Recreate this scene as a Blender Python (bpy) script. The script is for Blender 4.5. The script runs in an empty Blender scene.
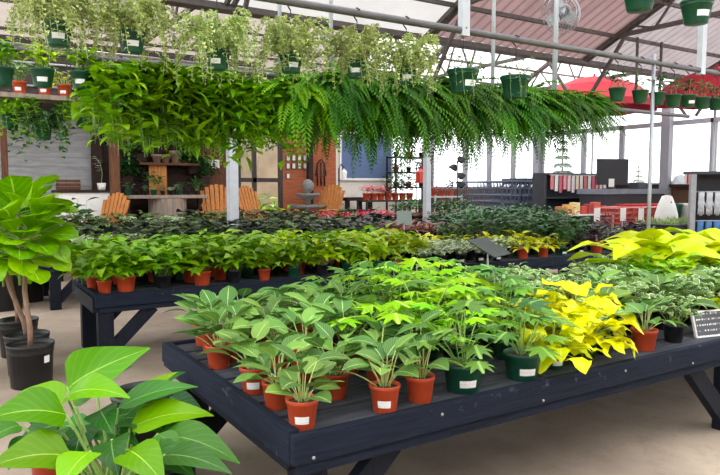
import bpy, math, random
from mathutils import Vector, Matrix
R = math.radians
S = bpy.context.scene
COL = S.collection
ORDN = ORDW = 'first second third fourth fifth sixth seventh eighth ninth tenth eleventh twelfth thirteenth fourteenth'.split()
# ------------------------------------------------------------------ camera frame
# world x runs along the benches, y away across the aisles; origin under the near corner of the front bench
F = 655.0
PITCH = math.atan(50.5 / 655); YAW = R(32.3); EYE = 1.56
CAMX, CAMY = -1.05, -2.115
cpit, spit, cyaw, syaw = math.cos(PITCH), math.sin(PITCH), math.cos(YAW), math.sin(YAW)
def ray(px, py):
    a = (px - 360) / F; b = (237.5 - py) / F
    f = cpit + b * spit; z = -spit + b * cpit
    return (a * cyaw + f * syaw, -a * syaw + f * cyaw, z)
def on_z(px, py, z):
    d = ray(px, py); t = (z - EYE) / d[2]; return Vector((CAMX + d[0] * t, CAMY + d[1] * t, z))
def on_y(px, py, y):
    d = ray(px, py); t = (y - CAMY) / d[1]; return Vector((CAMX + d[0] * t, y, EYE + d[2] * t))
def on_x(px, py, x):
    d = ray(px, py); t = (x - CAMX) / d[0]; return Vector((x, CAMY + d[1] * t, EYE + d[2] * t))
def at_depth(px, py, D):
    d = ray(px, py); t = D / (d[0] * syaw + d[1] * cyaw); return Vector((CAMX + d[0] * t, CAMY + d[1] * t, EYE + d[2] * t))

# ------------------------------------------------------------------ materials
MATS = {}
class NT:
    def __init__(s, name):
        m = bpy.data.materials.new(name); m.use_nodes = True
        s.m = m; s.n = m.node_tree.nodes; s.l = m.node_tree.links; s.n.clear()
        s.out = s.n.new('ShaderNodeOutputMaterial')
    def new(s, t, **k):
        n = s.n.new(t)
        for a, b in k.items(): setattr(n, a, b)
        return n
    def put(s, sock, v):
        if hasattr(v, 'is_linked') or hasattr(v, 'links'): s.l.new(v, sock)
        else: sock.default_value = v
    def math(s, op, a, b=0.0, c=None):
        n = s.new('ShaderNodeMath', operation=op); s.put(n.inputs[0], a); s.put(n.inputs[1], b)
        if c is not None: s.put(n.inputs[2], c)
        return n.outputs[0]
    def mix(s, f, a, b, blend='MIX'):
        n = s.new('ShaderNodeMix', data_type='RGBA', blend_type=blend)
        s.put(n.inputs[0], f); s.put(n.inputs[6], a); s.put(n.inputs[7], b); return n.outputs[2]
    def noise(s, scale, vec=None, detail=3.0, rough=.55):
        n = s.new('ShaderNodeTexNoise'); n.inputs['Scale'].default_value = scale
        n.inputs['Detail'].default_value = detail; n.inputs['Roughness'].default_value = rough
        if vec is not None: s.l.new(vec, n.inputs['Vector'])
        return n.outputs[0]
    def ramp(s, v, lo, hi):
        n = s.new('ShaderNodeMapRange'); s.put(n.inputs[0], v); n.inputs[1].default_value = lo; n.inputs[2].default_value = hi; return n.outputs[0]
    def prin(s, col, rough=.6, **k):
        p = s.new('ShaderNodeBsdfPrincipled'); s.put(p.inputs['Base Color'], col); s.put(p.inputs['Roughness'], rough)
        for a, b in k.items(): s.put(p.inputs[a.replace('_', ' ')], b)
        return p
    def objco(s): return s.new('ShaderNodeTexCoord').outputs['Object']
    def finish(s, sh): s.l.new(sh, s.out.inputs[0]); return s.m
def c4(c): return (c[0], c[1], c[2], 1.0)
def srgb(r, g, b):
    f = lambda v: ((v / 255 + .055) / 1.055) ** 2.4 if v > 10 else v / 255 / 12.92
    return (f(r), f(g), f(b))
def plain(name, col, rough=.6, metal=0.0, var=.12, scale=9.0, bump=0.0):
    if name in MATS: return MATS[name]
    t = NT(name); nz = t.noise(scale, t.objco())
    lo = tuple(x * (1 - var) for x in col); hi = tuple(min(1, x * (1 + var)) for x in col)
    colr = t.mix(t.ramp(nz, .3, .7), c4(lo), c4(hi))
    p = t.prin(colr, rough, Metallic=metal)
    if bump:
        b = t.new('ShaderNodeBump'); b.inputs['Strength'].default_value = bump; b.inputs['Distance'].default_value = .01
        t.l.new(nz, b.inputs['Height']); t.l.new(b.outputs[0], p.inputs['Normal'])
    MATS[name] = t.finish(p.outputs[0]); return MATS[name]
def wood(name, c1, c2, axis=0, scale=3.0, rough=.7, stretch=14.0, worn=None, bumps=.3):
    t = NT(name); mp = t.new('ShaderNodeMapping'); t.l.new(t.objco(), mp.inputs[0])
    sc = [stretch] * 3; sc[axis] = 1.0; mp.inputs['Scale'].default_value = sc
    nz = t.noise(scale, mp.outputs[0], 5.0, .6)
    col = t.mix(t.ramp(nz, .3, .72), c4(c1), c4(c2))
    if worn:
        n2 = t.noise(7.0, t.objco(), 6.0, .7); col = t.mix(t.ramp(n2, .62, .70), col, c4(worn))
    p = t.prin(col, rough); p.inputs['Specular IOR Level'].default_value = .18; b = t.new('ShaderNodeBump'); b.inputs['Strength'].default_value = bumps; b.inputs['Distance'].default_value = .006
    t.l.new(nz, b.inputs['Height']); t.l.new(b.outputs[0], p.inputs['Normal'])
    MATS[name] = t.finish(p.outputs[0]); return MATS[name]
def leaf_mat(name, base, alt, vein=None, margin=None, blotch=None, stripes=0.0, trans=.3, rough=.42, vamt=.8, band=None, vw=.07, midw=.5):
    """leaf coloured by its own pattern: midrib, side veins, pale margin, blotches; tint differs from leaf to leaf"""
    t = NT(name); uv = t.new('ShaderNodeUVMap'); sp = t.new('ShaderNodeSeparateXYZ'); t.l.new(uv.outputs[0], sp.inputs[0])
    au = t.math('MULTIPLY', t.math('ABSOLUTE', t.math('SUBTRACT', sp.outputs[0], .5)), 2.0); v = sp.outputs[1]
    at = t.new('ShaderNodeAttribute', attribute_name='tint')
    col = t.mix(at.outputs['Fac'], c4(base), c4(alt))
    if band: col = t.mix(t.math('MULTIPLY', t.math('COMPARE', au, .5, .2), .85), col, c4(band))
    if blotch:
        bc, bs, th = blotch; nz = t.noise(bs, t.objco(), 3.0, .6); col = t.mix(t.ramp(nz, th, th + .05), col, c4(bc))
    if vein:
        if stripes:
            w = t.math('SINE', t.math('MULTIPLY', t.math('SUBTRACT', v, t.math('MULTIPLY', au, .35)), stripes))
            col = t.mix(t.math('MULTIPLY', t.ramp(w, .55, .95), midw), col, c4(vein))
        col = t.mix(t.math('MULTIPLY', t.math('LESS_THAN', au, vw), vamt), col, c4(vein))
    if margin: col = t.mix(t.ramp(au, .72, .8), col, c4(margin))
    oi = t.new('ShaderNodeObjectInfo')
    hsv = t.new('ShaderNodeHueSaturation'); hsv.inputs['Saturation'].default_value = 1.12; t.l.new(col, hsv.inputs['Color'])
    t.l.new(t.math('MULTIPLY_ADD', oi.outputs['Random'], .024, .488), hsv.inputs['Hue'])
    t.l.new(t.math('MULTIPLY_ADD', oi.outputs['Random'], .3, .86), hsv.inputs['Value'])
    p = t.prin(hsv.outputs[0], rough); p.inputs['Specular IOR Level'].default_value = .26
    tr = t.new('ShaderNodeBsdfTranslucent'); t.l.new(hsv.outputs[0], tr.inputs[0])
    mx = t.new('ShaderNodeMixShader'); mx.inputs[0].default_value = trans * .68
    t.l.new(p.outputs[0], mx.inputs[1]); t.l.new(tr.outputs[0], mx.inputs[2])
    MATS[name] = t.finish(mx.outputs[0]); return MATS[name]

# ------------------------------------------------------------------ mesh builder
class MB:
    def __init__(s): s.v = []; s.f = []; s.m = []; s.uv = {}; s.t = []; s.cm = 0; s.ct = .5; s.sm = []; s.smooth = False
    def vert(s, p, uv=None):
        s.v.append((p[0], p[1], p[2])); s.t.append(s.ct)
        if uv: s.uv[len(s.v) - 1] = uv
        return len(s.v) - 1
    def face(s, ix): s.f.append(ix); s.m.append(s.cm); s.sm.append(s.smooth)
    def box(s, x0, x1, y0, y1, z0, z1, M=None):
        ps = [Vector((x, y, z)) for z in (z0, z1) for y in (y0, y1) for x in (x0, x1)]
        if M is not None: ps = [M @ p for p in ps]
        i = [s.vert(p) for p in ps]
        for q in ((0, 2, 3, 1), (4, 5, 7, 6), (0, 1, 5, 4), (2, 6, 7, 3), (0, 4, 6, 2), (1, 3, 7, 5)): s.face([i[k] for k in q])
        return s
    def bar(s, a, b, w, h=None, up=(0, 0, 1)):
        a = Vector(a); b = Vector(b); h = h or w; d = (b - a).normalized(); u = Vector(up)
        if abs(d.dot(u)) > .98: u = Vector((0, 1, 0))
        r = d.cross(u).normalized(); u = r.cross(d)
        i = [s.vert(p + r * (x * w / 2) + u * (y * h / 2)) for p in (a, b) for x, y in ((-1, -1), (1, -1), (1, 1), (-1, 1))]
        for q in ((0, 3, 2, 1), (4, 5, 6, 7), (0, 1, 5, 4), (1, 2, 6, 5), (2, 3, 7, 6), (3, 0, 4, 7)): s.face([i[k] for k in q])
        return s
    def tube(s, pts, r, n=6, r1=None, caps=True):
        pts = [Vector(p) for p in pts]; rings = []; m = len(pts); sm = s.smooth; s.smooth = n > 4
        ref = Vector((0, 0, 1))
        for k, p in enumerate(pts):
            d = (pts[min(k + 1, m - 1)] - pts[max(k - 1, 0)])
            d = d.normalized() if d.length > 1e-9 else Vector((0, 0, 1))
            u = ref if abs(d.dot(ref)) < .95 else Vector((1, 0, 0))
            a = d.cross(u).normalized(); b = a.cross(d)
            rr = r if r1 is None else r + (r1 - r) * k / max(1, m - 1)
            rings.append([s.vert(p + a * (math.cos(2 * math.pi * j / n) * rr) + b * (math.sin(2 * math.pi * j / n) * rr)) for j in range(n)])
        for k in range(m - 1):
            for j in range(n): s.face([rings[k][j], rings[k][(j + 1) % n], rings[k + 1][(j + 1) % n], rings[k + 1][j]])
        s.smooth = False
        if caps: s.face(rings[0][::-1]); s.face(rings[-1])
        s.smooth = sm; return s
    def lathe(s, prof, n=20, c=(0, 0, 0), M=None, flat=False):
        rings = []; sm = s.smooth; s.smooth = not flat
        for r, z in prof:
            if r < 1e-6:
                p = Vector((c[0], c[1], c[2] + z)); rings.append([s.vert(M @ p if M else p)])
            else:
                rg = []
                for j in range(n):
                    p = Vector((c[0] + r * math.cos(2 * math.pi * j / n), c[1] + r * math.sin(2 * math.pi * j / n), c[2] + z))
                    rg.append(s.vert(M @ p if M else p))
                rings.append(rg)
        for a, b in zip(rings, rings[1:]):
            for j in range(n):
                k = (j + 1) % n
                if len(a) == 1 and len(b) == 1: continue
                if len(a) == 1: s.face([a[0], b[k], b[j]])
                elif len(b) == 1: s.face([a[j], a[k], b[0]])
                else: s.face([a[j], a[k], b[k], b[j]])
        s.smooth = sm; return s
    def mesh(s, name, mats):
        me = bpy.data.meshes.new(name); me.from_pydata(s.v, [], s.f)
        if not isinstance(mats, (list, tuple)): mats = [mats]
        for m in mats: me.materials.append(m)
        me.polygons.foreach_set('material_index', s.m); me.polygons.foreach_set('use_smooth', s.sm)
        if s.uv:
            ul = me.uv_layers.new(name='UVMap'); li = [0] * len(me.loops); me.loops.foreach_get('vertex_index', li)
            ul.data.foreach_set('uv', [q for i in li for q in s.uv.get(i, (.5, .5))])
            at = me.attributes.new('tint', 'FLOAT', 'POINT'); at.data.foreach_set('value', s.t)
        me.update(); return me
    def build(s, name, mats, parent=None, loc=None, bevel=0):
        return put(name, s.mesh(name, mats), parent, loc, bevel)
def put(name, me, parent=None, loc=None, bevel=0, rz=0, sc=1.0):
    o = bpy.data.objects.new(name, me); COL.objects.link(o)
    if parent: o.parent = parent
    if loc is not None: o.location = loc
    if rz: o.rotation_euler.z = rz
    if sc != 1.0: o.scale = (sc,) * 3
    if bevel:
        b = o.modifiers.new('bevel', 'BEVEL'); b.width = bevel; b.segments = 2; b.limit_method = 'ANGLE'
    return o
def tag(o, label, cat, group=None, kind=None):
    o['label'] = label; o['category'] = cat
    if group: o['group'] = group
    if kind: o['kind'] = kind
    return o
def thing(name, loc, label=None, cat=None, group=None, rz=0, sc=1.0):
    o = bpy.data.objects.new(name, None); COL.objects.link(o); o.location = loc; o.rotation_euler.z = rz; o.scale = (sc,) * 3
    o.empty_display_size = .05
    if label: tag(o, label, cat, group)
    return o
def struct(name, mb, mat, bevel=0):
    o = mb.build(name, mat, bevel=bevel); o['kind'] = 'structure'; return o
def subcopy(o, parent=None):
    c = o.copy(); COL.objects.link(c)
    if parent: c.parent = parent
    for ch in list(o.children): subcopy(ch, c)
    return c

# ------------------------------------------------------------------ leaves
def prof(shape, s):
    if shape == 'ellip': return max(0, math.sin(math.pi * s ** .8)) ** .8
    if shape == 'heart': return max(0, math.sin(math.pi * s ** .52)) ** .85 if s > 0 else 0
    if shape == 'lance': return max(0, math.sin(math.pi * s ** .65))
    if shape == 'obov': return max(0, math.sin(math.pi * s ** 1.5)) ** .65
    if shape == 'strap': return min(1, .45 + 3 * s) * (1 - s ** 3)
    if shape == 'round': return max(0, math.sin(math.pi * s)) ** .6
    return math.sin(math.pi * s)
def leaf(mb, p, az, el, L, W, shape='ellip', droop=.8, fold=.18, n=5, roll=0.0, wave=0.0, rnd=None, cols=1):
    """curved leaf blade from p, starting in direction (az, el), bending down by droop radians along its length"""
    rnd = rnd or random
    mb.ct = rnd.random(); p = Vector(p); rows = []; st = L / n; sm = mb.smooth; mb.smooth = True
    side = Vector((-math.sin(az), math.cos(az), 0))
    for k in range(n + 1):
        s = k / n; e = el - droop * s
        d = Vector((math.cos(az) * math.cos(e), math.sin(az) * math.cos(e), math.sin(e)))
        nr = side.cross(d) * -1.0
        nr = d.cross(side)
        if nr.z < 0 and abs(e) < 1.5: nr = -nr
        sd = side * math.cos(roll) + nr * math.sin(roll); nn = nr * math.cos(roll) - side * math.sin(roll)
        w = W / 2 * prof(shape, min(.999, max(0.0, s)))
        if k in (0, n): w = max(w, W * .02)
        row = []
        for j in range(-cols, cols + 1):
            f = j / cols; lift = abs(f) * fold * w * (1.0 if cols == 1 else (1.6 - abs(f))) + wave * w * math.sin(s * 9 + f * 2.5) * abs(f)
            row.append(mb.vert(p + sd * (f * w) + nn * lift, (.5 + .5 * f, s)))
        rows.append(row)
        e2 = el - droop * (s + .5 / n)
        p = p + Vector((math.cos(az) * math.cos(e2), math.sin(az) * math.cos(e2), math.sin(e2))) * st
    for a, b in zip(rows, rows[1:]):
        for j in range(2 * cols): mb.face([a[j], a[j + 1], b[j + 1], b[j]])
    mb.smooth = sm
def lobed(mb, p, az, el, Rr, rnd, lobes=9, deep=.5):
    """hand-shaped cut leaf: lobes around its middle, tips bending down"""
    mb.ct = rnd.random(); p = Vector(p)
    d = Vector((math.cos(az) * math.cos(el), math.sin(az) * math.cos(el), math.sin(el))); sd = Vector((-math.sin(az), math.cos(az), 0)); nr = d.cross(sd)
    if nr.z < 0: nr = -nr
    sm = mb.smooth; mb.smooth = False
    c = mb.vert(p + d * Rr * .35 + nr * .0, (.5, .4)); N = lobes * 4; ring = []
    for k in range(N):
        a = -math.pi * .86 + 1.72 * math.pi * k / (N - 1)
        ph = (k / (N - 1)) * (lobes - 1); tri = abs((ph % 1) - .5) * 2
        r = Rr * (.62 + .38 * math.cos(a * .5)) * (1 - deep + deep * tri ** 1.2)
        q = p + d * (Rr * .35 + math.cos(a) * r) + sd * (math.sin(a) * r) - nr * (.45 * r * r / Rr) + nr * .05 * Rr * math.cos(ph * 6.28)
        ring.append(mb.vert(q, (.5 + .5 * math.sin(a) * r / Rr, .4 + .55 * math.cos(a) * r / Rr)))
    for a, b in zip(ring, ring[1:]): mb.face([c, a, b])
    mb.smooth = sm
def petiole(mb, a, b, r, bow=.15, n=3, seg=4):
    a = Vector(a); b = Vector(b); L = (b - a).length; up = Vector((0, 0, 1)); pts = []
    for k in range(seg + 1):
        s = k / seg; pts.append(a.lerp(b, s) + up * (bow * L * 4 * s * (1 - s) * .5))
    mb.smooth = True; mb.tube(pts, r, n, r * .7, caps=False)
def rosette(seed, z0, n, pet, el, L, W, shape='ellip', droop=(.5, 1.0), fold=.2, leafel=-.2, spread=.02, pr=.003, seg=5, cols=1, wave=0.0, stemh=0.0, lob=0, deep=.5):
    rnd = random.Random(seed); lv = MB(); st = MB(); sz = 0
    for i in range(n):
        az = i * 2.39996 + rnd.uniform(-.35, .35); q = (i + .5) / n
        e = el[1] + (el[0] - el[1]) * q + rnd.uniform(-.12, .12)
        pl = rnd.uniform(*pet); b = Vector((math.cos(az) * spread * rnd.random(), math.sin(az) * spread * rnd.random(), z0 + stemh * (1 - q) * rnd.uniform(.7, 1.1)))
        t = b + Vector((math.cos(az) * math.cos(e), math.sin(az) * math.cos(e), math.sin(e))) * pl
        petiole(st, (b.x, b.y, z0 - .01) if stemh == 0 else b, t, pr)
        l = rnd.uniform(*L); w = rnd.uniform(*W); le = e * .45 + leafel + rnd.uniform(-.2, .25)
        az2 = az + rnd.uniform(-.3, .3)
        if lob: lobed(lv, t, az2, le, l, rnd, lob, deep)
        else: leaf(lv, t, az2, le, l, w, shape, rnd.uniform(*droop), fold, seg, rnd.uniform(-.35, .35), wave, rnd, cols)
    if stemh: st.tube([(0, 0, z0 - .02), (0.006, 0, z0 + stemh)], pr * 1.6, 5)
    return lv, st
def bushy(seed, z0, n, rx, h, L, W, shape='ellip', droop=(.5, 1.2), fold=.2, seg=3, low=0.05, pr=.0022, edge=.65):
    """many leaves on many thin stems filling a dome"""
    rnd = random.Random(seed); lv = MB(); st = MB(); ns = max(5, n // 5)
    for i in range(ns):
        az = i * 2.39996 + rnd.uniform(-.3, .3); rr = rx * math.sqrt((i + .6) / ns) * .85
        tip = Vector((math.cos(az) * rr, math.sin(az) * rr, z0 + low + h * (1 - (rr / rx) ** 2 * edge) * rnd.uniform(.75, 1.05)))
        b = Vector((math.cos(az) * .02, math.sin(az) * .02, z0 - .01))
        mid = b.lerp(tip, .55) + Vector((0, 0, h * .18)); petiole(st, b, tip, pr, .3)
        k = max(1, n // ns)
        for j in range(k):
            s = 1 - .75 * (j / k); p = b.lerp(tip, s) + Vector((0, 0, .3 * (tip - b).length * 2 * s * (1 - s)))
            a2 = az + j * 2.2 + rnd.uniform(-.6, .6)
            leaf(lv, p, a2, rnd.uniform(-.1, .75), rnd.uniform(*L), rnd.uniform(*W), shape, rnd.uniform(*droop), fold, seg, rnd.uniform(-.4, .4), 0, rnd)
    return lv, st
def trailing(seed, n, r0, zt, hang, L, W, shape, step, arch=.1, out=(.1, .22), lim=None, seg=2):
    """stems that arch over a pot rim and hang down, leaves all along"""
    rnd = random.Random(seed); lv = MB(); st = MB()
    for i in range(n):
        az = i * 2.39996 + rnd.uniform(-.3, .3); o = rnd.uniform(*out); h = rnd.uniform(*hang); a = arch * rnd.uniform(.4, 1.3)
        pts = []; m = 9
        for k in range(m):
            s = k / (m - 1); r = r0 * .4 + o * (1 - (1 - s) ** 2.2)
            z = zt + a * math.sin(min(1, s * 2.2) * math.pi * .5) - h * max(0, s - .25) ** 1.3 * 1.5
            pts.append(Vector((math.cos(az + s * .3) * r, math.sin(az + s * .3) * r, z)))
        st.smooth = True; st.tube(pts, .0022, 3, .0015, caps=False)
        tot = sum((b - a_).length for a_, b in zip(pts, pts[1:])); cnt = max(3, int(tot / step))
        for j in range(cnt):
            s = (j + rnd.random() * .6) / cnt * (m - 1.001); k = int(s); p = pts[k].lerp(pts[min(k + 1, m - 1)], s - k)
            leaf(lv, p, az + (1 if j % 2 else -1) * rnd.uniform(.4, 1.5), rnd.uniform(-.3, .9), rnd.uniform(*L), rnd.uniform(*W), shape, rnd.uniform(.5, 1.2), .25, seg, rnd.uniform(-.5, .5), 0, rnd)
    return lv, st
def frond(mb, p, az, el, L, droop, wid, rnd, N=20, lw=.014):
    mb.ct = rnd.random(); p = Vector(p); st = L / N; side = Vector((-math.sin(az), math.cos(az), 0)); sm = mb.smooth; mb.smooth = False
    tw = rnd.uniform(-.3, .3)
    for k in range(N):
        s = k / N; e = el - droop * s ** .8; d = Vector((math.cos(az) * math.cos(e), math.sin(az) * math.cos(e), math.sin(e))); nr = d.cross(side)
        if k > 1:
            w = wid * min(1, .35 + 3 * s) * (1 - s ** 2.2) + .008
            for sg in (-1, 1):
                sd = (side * sg * math.cos(tw) + nr * .25 * math.sin(tw * sg)).normalized()
                dr = (sd * .9 + d * .5 - Vector((0, 0, .28 + .2 * rnd.random()))).normalized()
                a = mb.vert(p, (.5, 0)); b = mb.vert(p + dr * w * .5 + d * lw * .6, (.2, .5)); c = mb.vert(p + dr * w, (.5, 1)); e_ = mb.vert(p + dr * w * .45 - d * lw * .55, (.8, .5))
                mb.face([a, b, c, e_])
        p = p + d * st
    mb.smooth = sm
def fernball(seed, n, L, wid, N=20, lw=.014, lean=0.0):
    rnd = random.Random(seed); lv = MB(); st = MB()
    for i in range(n):
        q = (i + .5) / n; az = i * 2.39996 + rnd.uniform(-.2, .2); e = R(80) - q * R(75) + rnd.uniform(-.15, .15)
        frond(lv, (math.cos(az) * .08 * q, math.sin(az) * .08 * q, .02), az, e, rnd.uniform(*L) * (.72 + .28 * q), rnd.uniform(1.8, 2.6) - (R(75) - e) * .6, wid * rnd.uniform(.8, 1.15), rnd, N, lw)
    return lv

# ------------------------------------------------------------------ material set
M = MATS
terracotta = plain('terracotta_plastic', srgb(196, 76, 40), .5, var=.1)
green_pot = plain('dark_green_plastic', srgb(22, 78, 58), .4, var=.12)
black_pot = plain('black_plastic', srgb(30, 31, 34), .42, var=.2)
soil_m = plain('potting_soil', srgb(58, 42, 34), .95, var=.5, scale=60, bump=.6)
label_m = None
def mk_label():
    t = NT('white_price_label'); co = t.objco(); sp = t.new('ShaderNodeSeparateXYZ'); t.l.new(co, sp.inputs[0])
    nz = t.noise(240., co, 2.0); band = t.math('SINE', t.math('MULTIPLY', sp.outputs[2], 420.0))
    f = t.math('MULTIPLY', t.ramp(nz, .5, .62), t.ramp(band, .2, .6)); return t.finish(t.prin(t.mix(t.math('MULTIPLY', f, .5), (.86, .86, .85, 1), (.35, .35, .38, 1)), .5).outputs[0])
label_m = mk_label()
steel = plain('galvanised_steel', srgb(168, 172, 178), .45, .55, .12, 14)
greypaint = plain('pale_grey_painted_steel', srgb(190, 194, 200), .5, 0.0, .06)
darksteel = plain('dark_weathered_steel', srgb(92, 84, 82), .6, .25, .25, 11)
blacksteel = plain('black_steel', srgb(28, 28, 31), .45, .3, .2)
white_m = plain('white_paint', srgb(232, 230, 226), .55, var=.04)
cream = plain('cream_wall', srgb(218, 210, 200), .8, var=.06)
bench_m = wood('navy_stained_lumber', srgb(21, 26, 38), srgb(34, 41, 57), 0, 4.0, .88, 16, worn=srgb(76, 82, 94))
bench_y = wood('navy_stained_lumber_cross', srgb(21, 26, 38), srgb(34, 41, 57), 1, 4.0, .88, 16, worn=srgb(76, 82, 94))
deck_m = wood('weathered_bench_deck', srgb(50, 53, 62), srgb(86, 88, 96), 0, 4.0, .75, 16, worn=srgb(120, 120, 122))
bench_leg = wood('navy_stained_legs', srgb(18, 22, 31), srgb(29, 34, 46), 2, 4.0, .6, 14)
cedar = wood('orange_cedar', srgb(160, 96, 48), srgb(204, 140, 80), 2, 3.0, .6, 12)
brownwood = wood('brown_wood', srgb(78, 50, 36), srgb(116, 78, 56), 2, 3.0, .75, 12)
darkwood = wood('dark_brown_wood', srgb(38, 28, 25), srgb(64, 48, 42), 0, 3.0, .75, 12)
redwood = wood('red_brown_wood', srgb(140, 74, 48), srgb(180, 108, 76), 0, 3.0, .75, 10)
greywood = wood('weathered_grey_wood', srgb(124, 108, 96), srgb(168, 152, 138), 2, 3.0, .8, 10)
greysiding = wood('pale_grey_siding', srgb(138, 138, 140), srgb(168, 168, 168), 0, 3.0, .75, 6)
darksiding = wood('dark_grey_siding', srgb(58, 52, 50), srgb(82, 74, 70), 0, 3.0, .85, 5)
bark = wood('pale_brown_bark', srgb(118, 92, 76), srgb(164, 136, 116), 2, 9.0, .85, 3)
red_m = plain('red_canvas', srgb(172, 22, 42), .7, var=.12)
redplastic = plain('red_plastic', srgb(186, 52, 48), .4, var=.1)
stone = plain('grey_cast_stone', srgb(120, 120, 116), .85, var=.25, scale=20, bump=.3)

LA = leaf_mat('striped_philodendron_leaf', srgb(66, 106, 56), srgb(126, 162, 84), srgb(186, 208, 136), None, None, 60.0, .3, .42, .8, None, .055, .22)
LB = leaf_mat('cut_philodendron_leaf', srgb(58, 102, 54), srgb(120, 164, 74), srgb(150, 196, 110), trans=.3)
LBL = leaf_mat('lime_cut_leaf', srgb(120, 180, 60), srgb(168, 214, 70), srgb(196, 226, 120), trans=.35)
LC = leaf_mat('neon_yellow_leaf', srgb(206, 214, 20), srgb(236, 230, 40), srgb(240, 240, 120), trans=.35)
LF = leaf_mat('big_lime_leaf', srgb(168, 204, 30), srgb(214, 222, 44), srgb(222, 228, 120), trans=.35)
LD = leaf_mat('bright_pothos_leaf', srgb(92, 148, 38), srgb(166, 206, 76), srgb(170, 210, 110), trans=.32)
LDL = leaf_mat('lime_pothos_leaf', srgb(166, 204, 46), srgb(216, 230, 76), srgb(210, 226, 120), trans=.35)
LE = leaf_mat('cream_marbled_leaf', srgb(70, 116, 62), srgb(124, 164, 92), None, srgb(206, 216, 168), (srgb(206, 218, 170), 45.0, .58), trans=.25)
LG = leaf_mat('dark_begonia_leaf', srgb(20, 30, 24), srgb(44, 48, 40), srgb(60, 40, 46), band=srgb(66, 84, 68), trans=.12)
LG2 = leaf_mat('olive_begonia_leaf', srgb(44, 66, 34), srgb(84, 104, 56), srgb(70, 50, 46), band=srgb(112, 130, 92), trans=.15)
LH = leaf_mat('white_veined_leaf', srgb(104, 150, 88), srgb(176, 200, 146), srgb(232, 238, 214), None, (srgb(226, 234, 206), 60.0, .5), 50.0, .25)
LI = leaf_mat('pink_brown_leaf', srgb(112, 66, 62), srgb(176, 134, 116), srgb(206, 176, 150), trans=.2)
LJ = leaf_mat('dark_glossy_leaf', srgb(34, 72, 42), srgb(66, 110, 56), srgb(90, 136, 80), trans=.18)
LK = leaf_mat('grey_green_leaf', srgb(72, 92, 72), srgb(122, 142, 104), srgb(150, 160, 120), trans=.2)
LR = leaf_mat('purple_black_leaf', srgb(38, 34, 44), srgb(66, 62, 66), srgb(80, 60, 70), trans=.1)
LFERN = leaf_mat('fern_leaflet', srgb(42, 86, 28), srgb(92, 144, 48), trans=.3, rough=.5)
LFERN2 = leaf_mat('bright_fern_leaflet', srgb(74, 124, 34), srgb(142, 184, 64), trans=.32, rough=.5)
LV = leaf_mat('pale_variegated_leaf', srgb(136, 158, 88), srgb(192, 202, 132), None, srgb(232, 232, 190), None, trans=.35)
LX = leaf_mat('fiddle_leaf', srgb(96, 152, 38), srgb(160, 202, 56), srgb(196, 224, 110), None, None, 34.0, .42, .38, .8, None, .045, .2)
LP = leaf_mat('glossy_philodendron_leaf', srgb(78, 128, 36), srgb(124, 170, 48), srgb(164, 196, 96), None, None, 44.0, .3, .3, .8, None, .03, .1)
LPD = leaf_mat('deep_green_philodendron_leaf', srgb(32, 76, 36), srgb(72, 122, 52), srgb(130, 168, 100), None, None, 44.0, .22, .3, .8, None, .03, .1)
STG = plain('green_stem', srgb(128, 164, 78), .5); STP = plain('pale_stem', srgb(168, 188, 110), .5); STR = plain('reddish_stem', srgb(120, 70, 60), .6)
PINK = leaf_mat('pink_petal', srgb(206, 60, 96), srgb(236, 130, 150), trans=.2)
# ------------------------------------------------------------------ plant kinds
MESH = {}
def potmesh(key, r, h, mat, r2=None, lip=.016):
    r2 = r2 or r * .76; m = MB(); w = .004
    m.lathe([(0, 0), (r2 * .96, 0), (r2, .004), (r * .95, h - lip), (r, h - lip), (r * 1.01, h - .003), (r, h), (r - w, h), (r - w * 1.6, h * .8)], 22)
    MESH['pot_' + key] = m.mesh('pot_' + key, mat)
    s = MB(); s.lathe([(r * .93, h * .86), (r * .6, h * .9), (0, h * .915)], 18); MESH['soil_' + key] = s.mesh('soil_' + key, soil_m)
    l = MB(); N = 5; a = .5 if r < .16 else .16
    z0, z1 = (h * .24, h * .5) if r < .16 else (h * .58, h * .74)
    for sgn in (0,):
        rows = []
        for z in (z0, z1):
            rr = r2 + (r * .95 - r2) * (z / (h - lip)) + .0015
            rows.append([l.vert((rr * math.cos(-a + 2 * a * k / N), rr * math.sin(-a + 2 * a * k / N), z)) for k in range(N + 1)])
        rin = []
        for k in range(N): l.face([rows[0][k], rows[0][k + 1], rows[1][k + 1], rows[1][k]])
    MESH['tag_' + key] = l.mesh('label_' + key, label_m)
potmesh('red', .064, .115, terracotta); potmesh('green', .092, .13, green_pot, .072); potmesh('gsmall', .066, .105, green_pot)
potmesh('black', .064, .11, black_pot); potmesh('redl', .075, .12, terracotta)
potmesh('hang', .135, .19, green_pot, .095, .022); potmesh('hang6', .085, .13, green_pot, .062); potmesh('tiny', .05, .08, terracotta); potmesh('hang6r', .08, .12, terracotta, .06)
PH = {'red': .115, 'green': .13, 'gsmall': .105, 'black': .11, 'redl': .12, 'hang': .19, 'hang6': .13, 'tiny': .08, 'hang6r': .12}
KINDS = {}
def kind(key, gens, leafm, stemm, desc, cat='potted plant', name='potted_plant'):
    out = []
    for i, (lv, st) in enumerate(gens):
        out.append((lv.mesh(key + '_leaves', leafm), st.mesh(key + '_stems', stemm) if st and st.v else None))
    KINDS[key] = (out, desc, cat, name)
V5 = range(5)
kind('A', [rosette(10 + i, .095, 15, (.06, .17), (R(34), R(88)), (.115, .16), (.072, .098), 'ellip', (.3, .95), .22, .0, .02, .0035, 5) for i in V5], LA, STP, 'striped philodendron', 'philodendron', 'striped_philodendron')
kind('B', [rosette(20 + i, .11, 13, (.13, .28), (R(25), R(85)), (.085, .13), (.1, .1), leafel=-.35, spread=.03, pr=.0034, lob=9, deep=.5) for i in V5], LB, STG, 'cut-leaf philodendron', 'philodendron', 'cut_leaf_philodendron')
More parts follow.
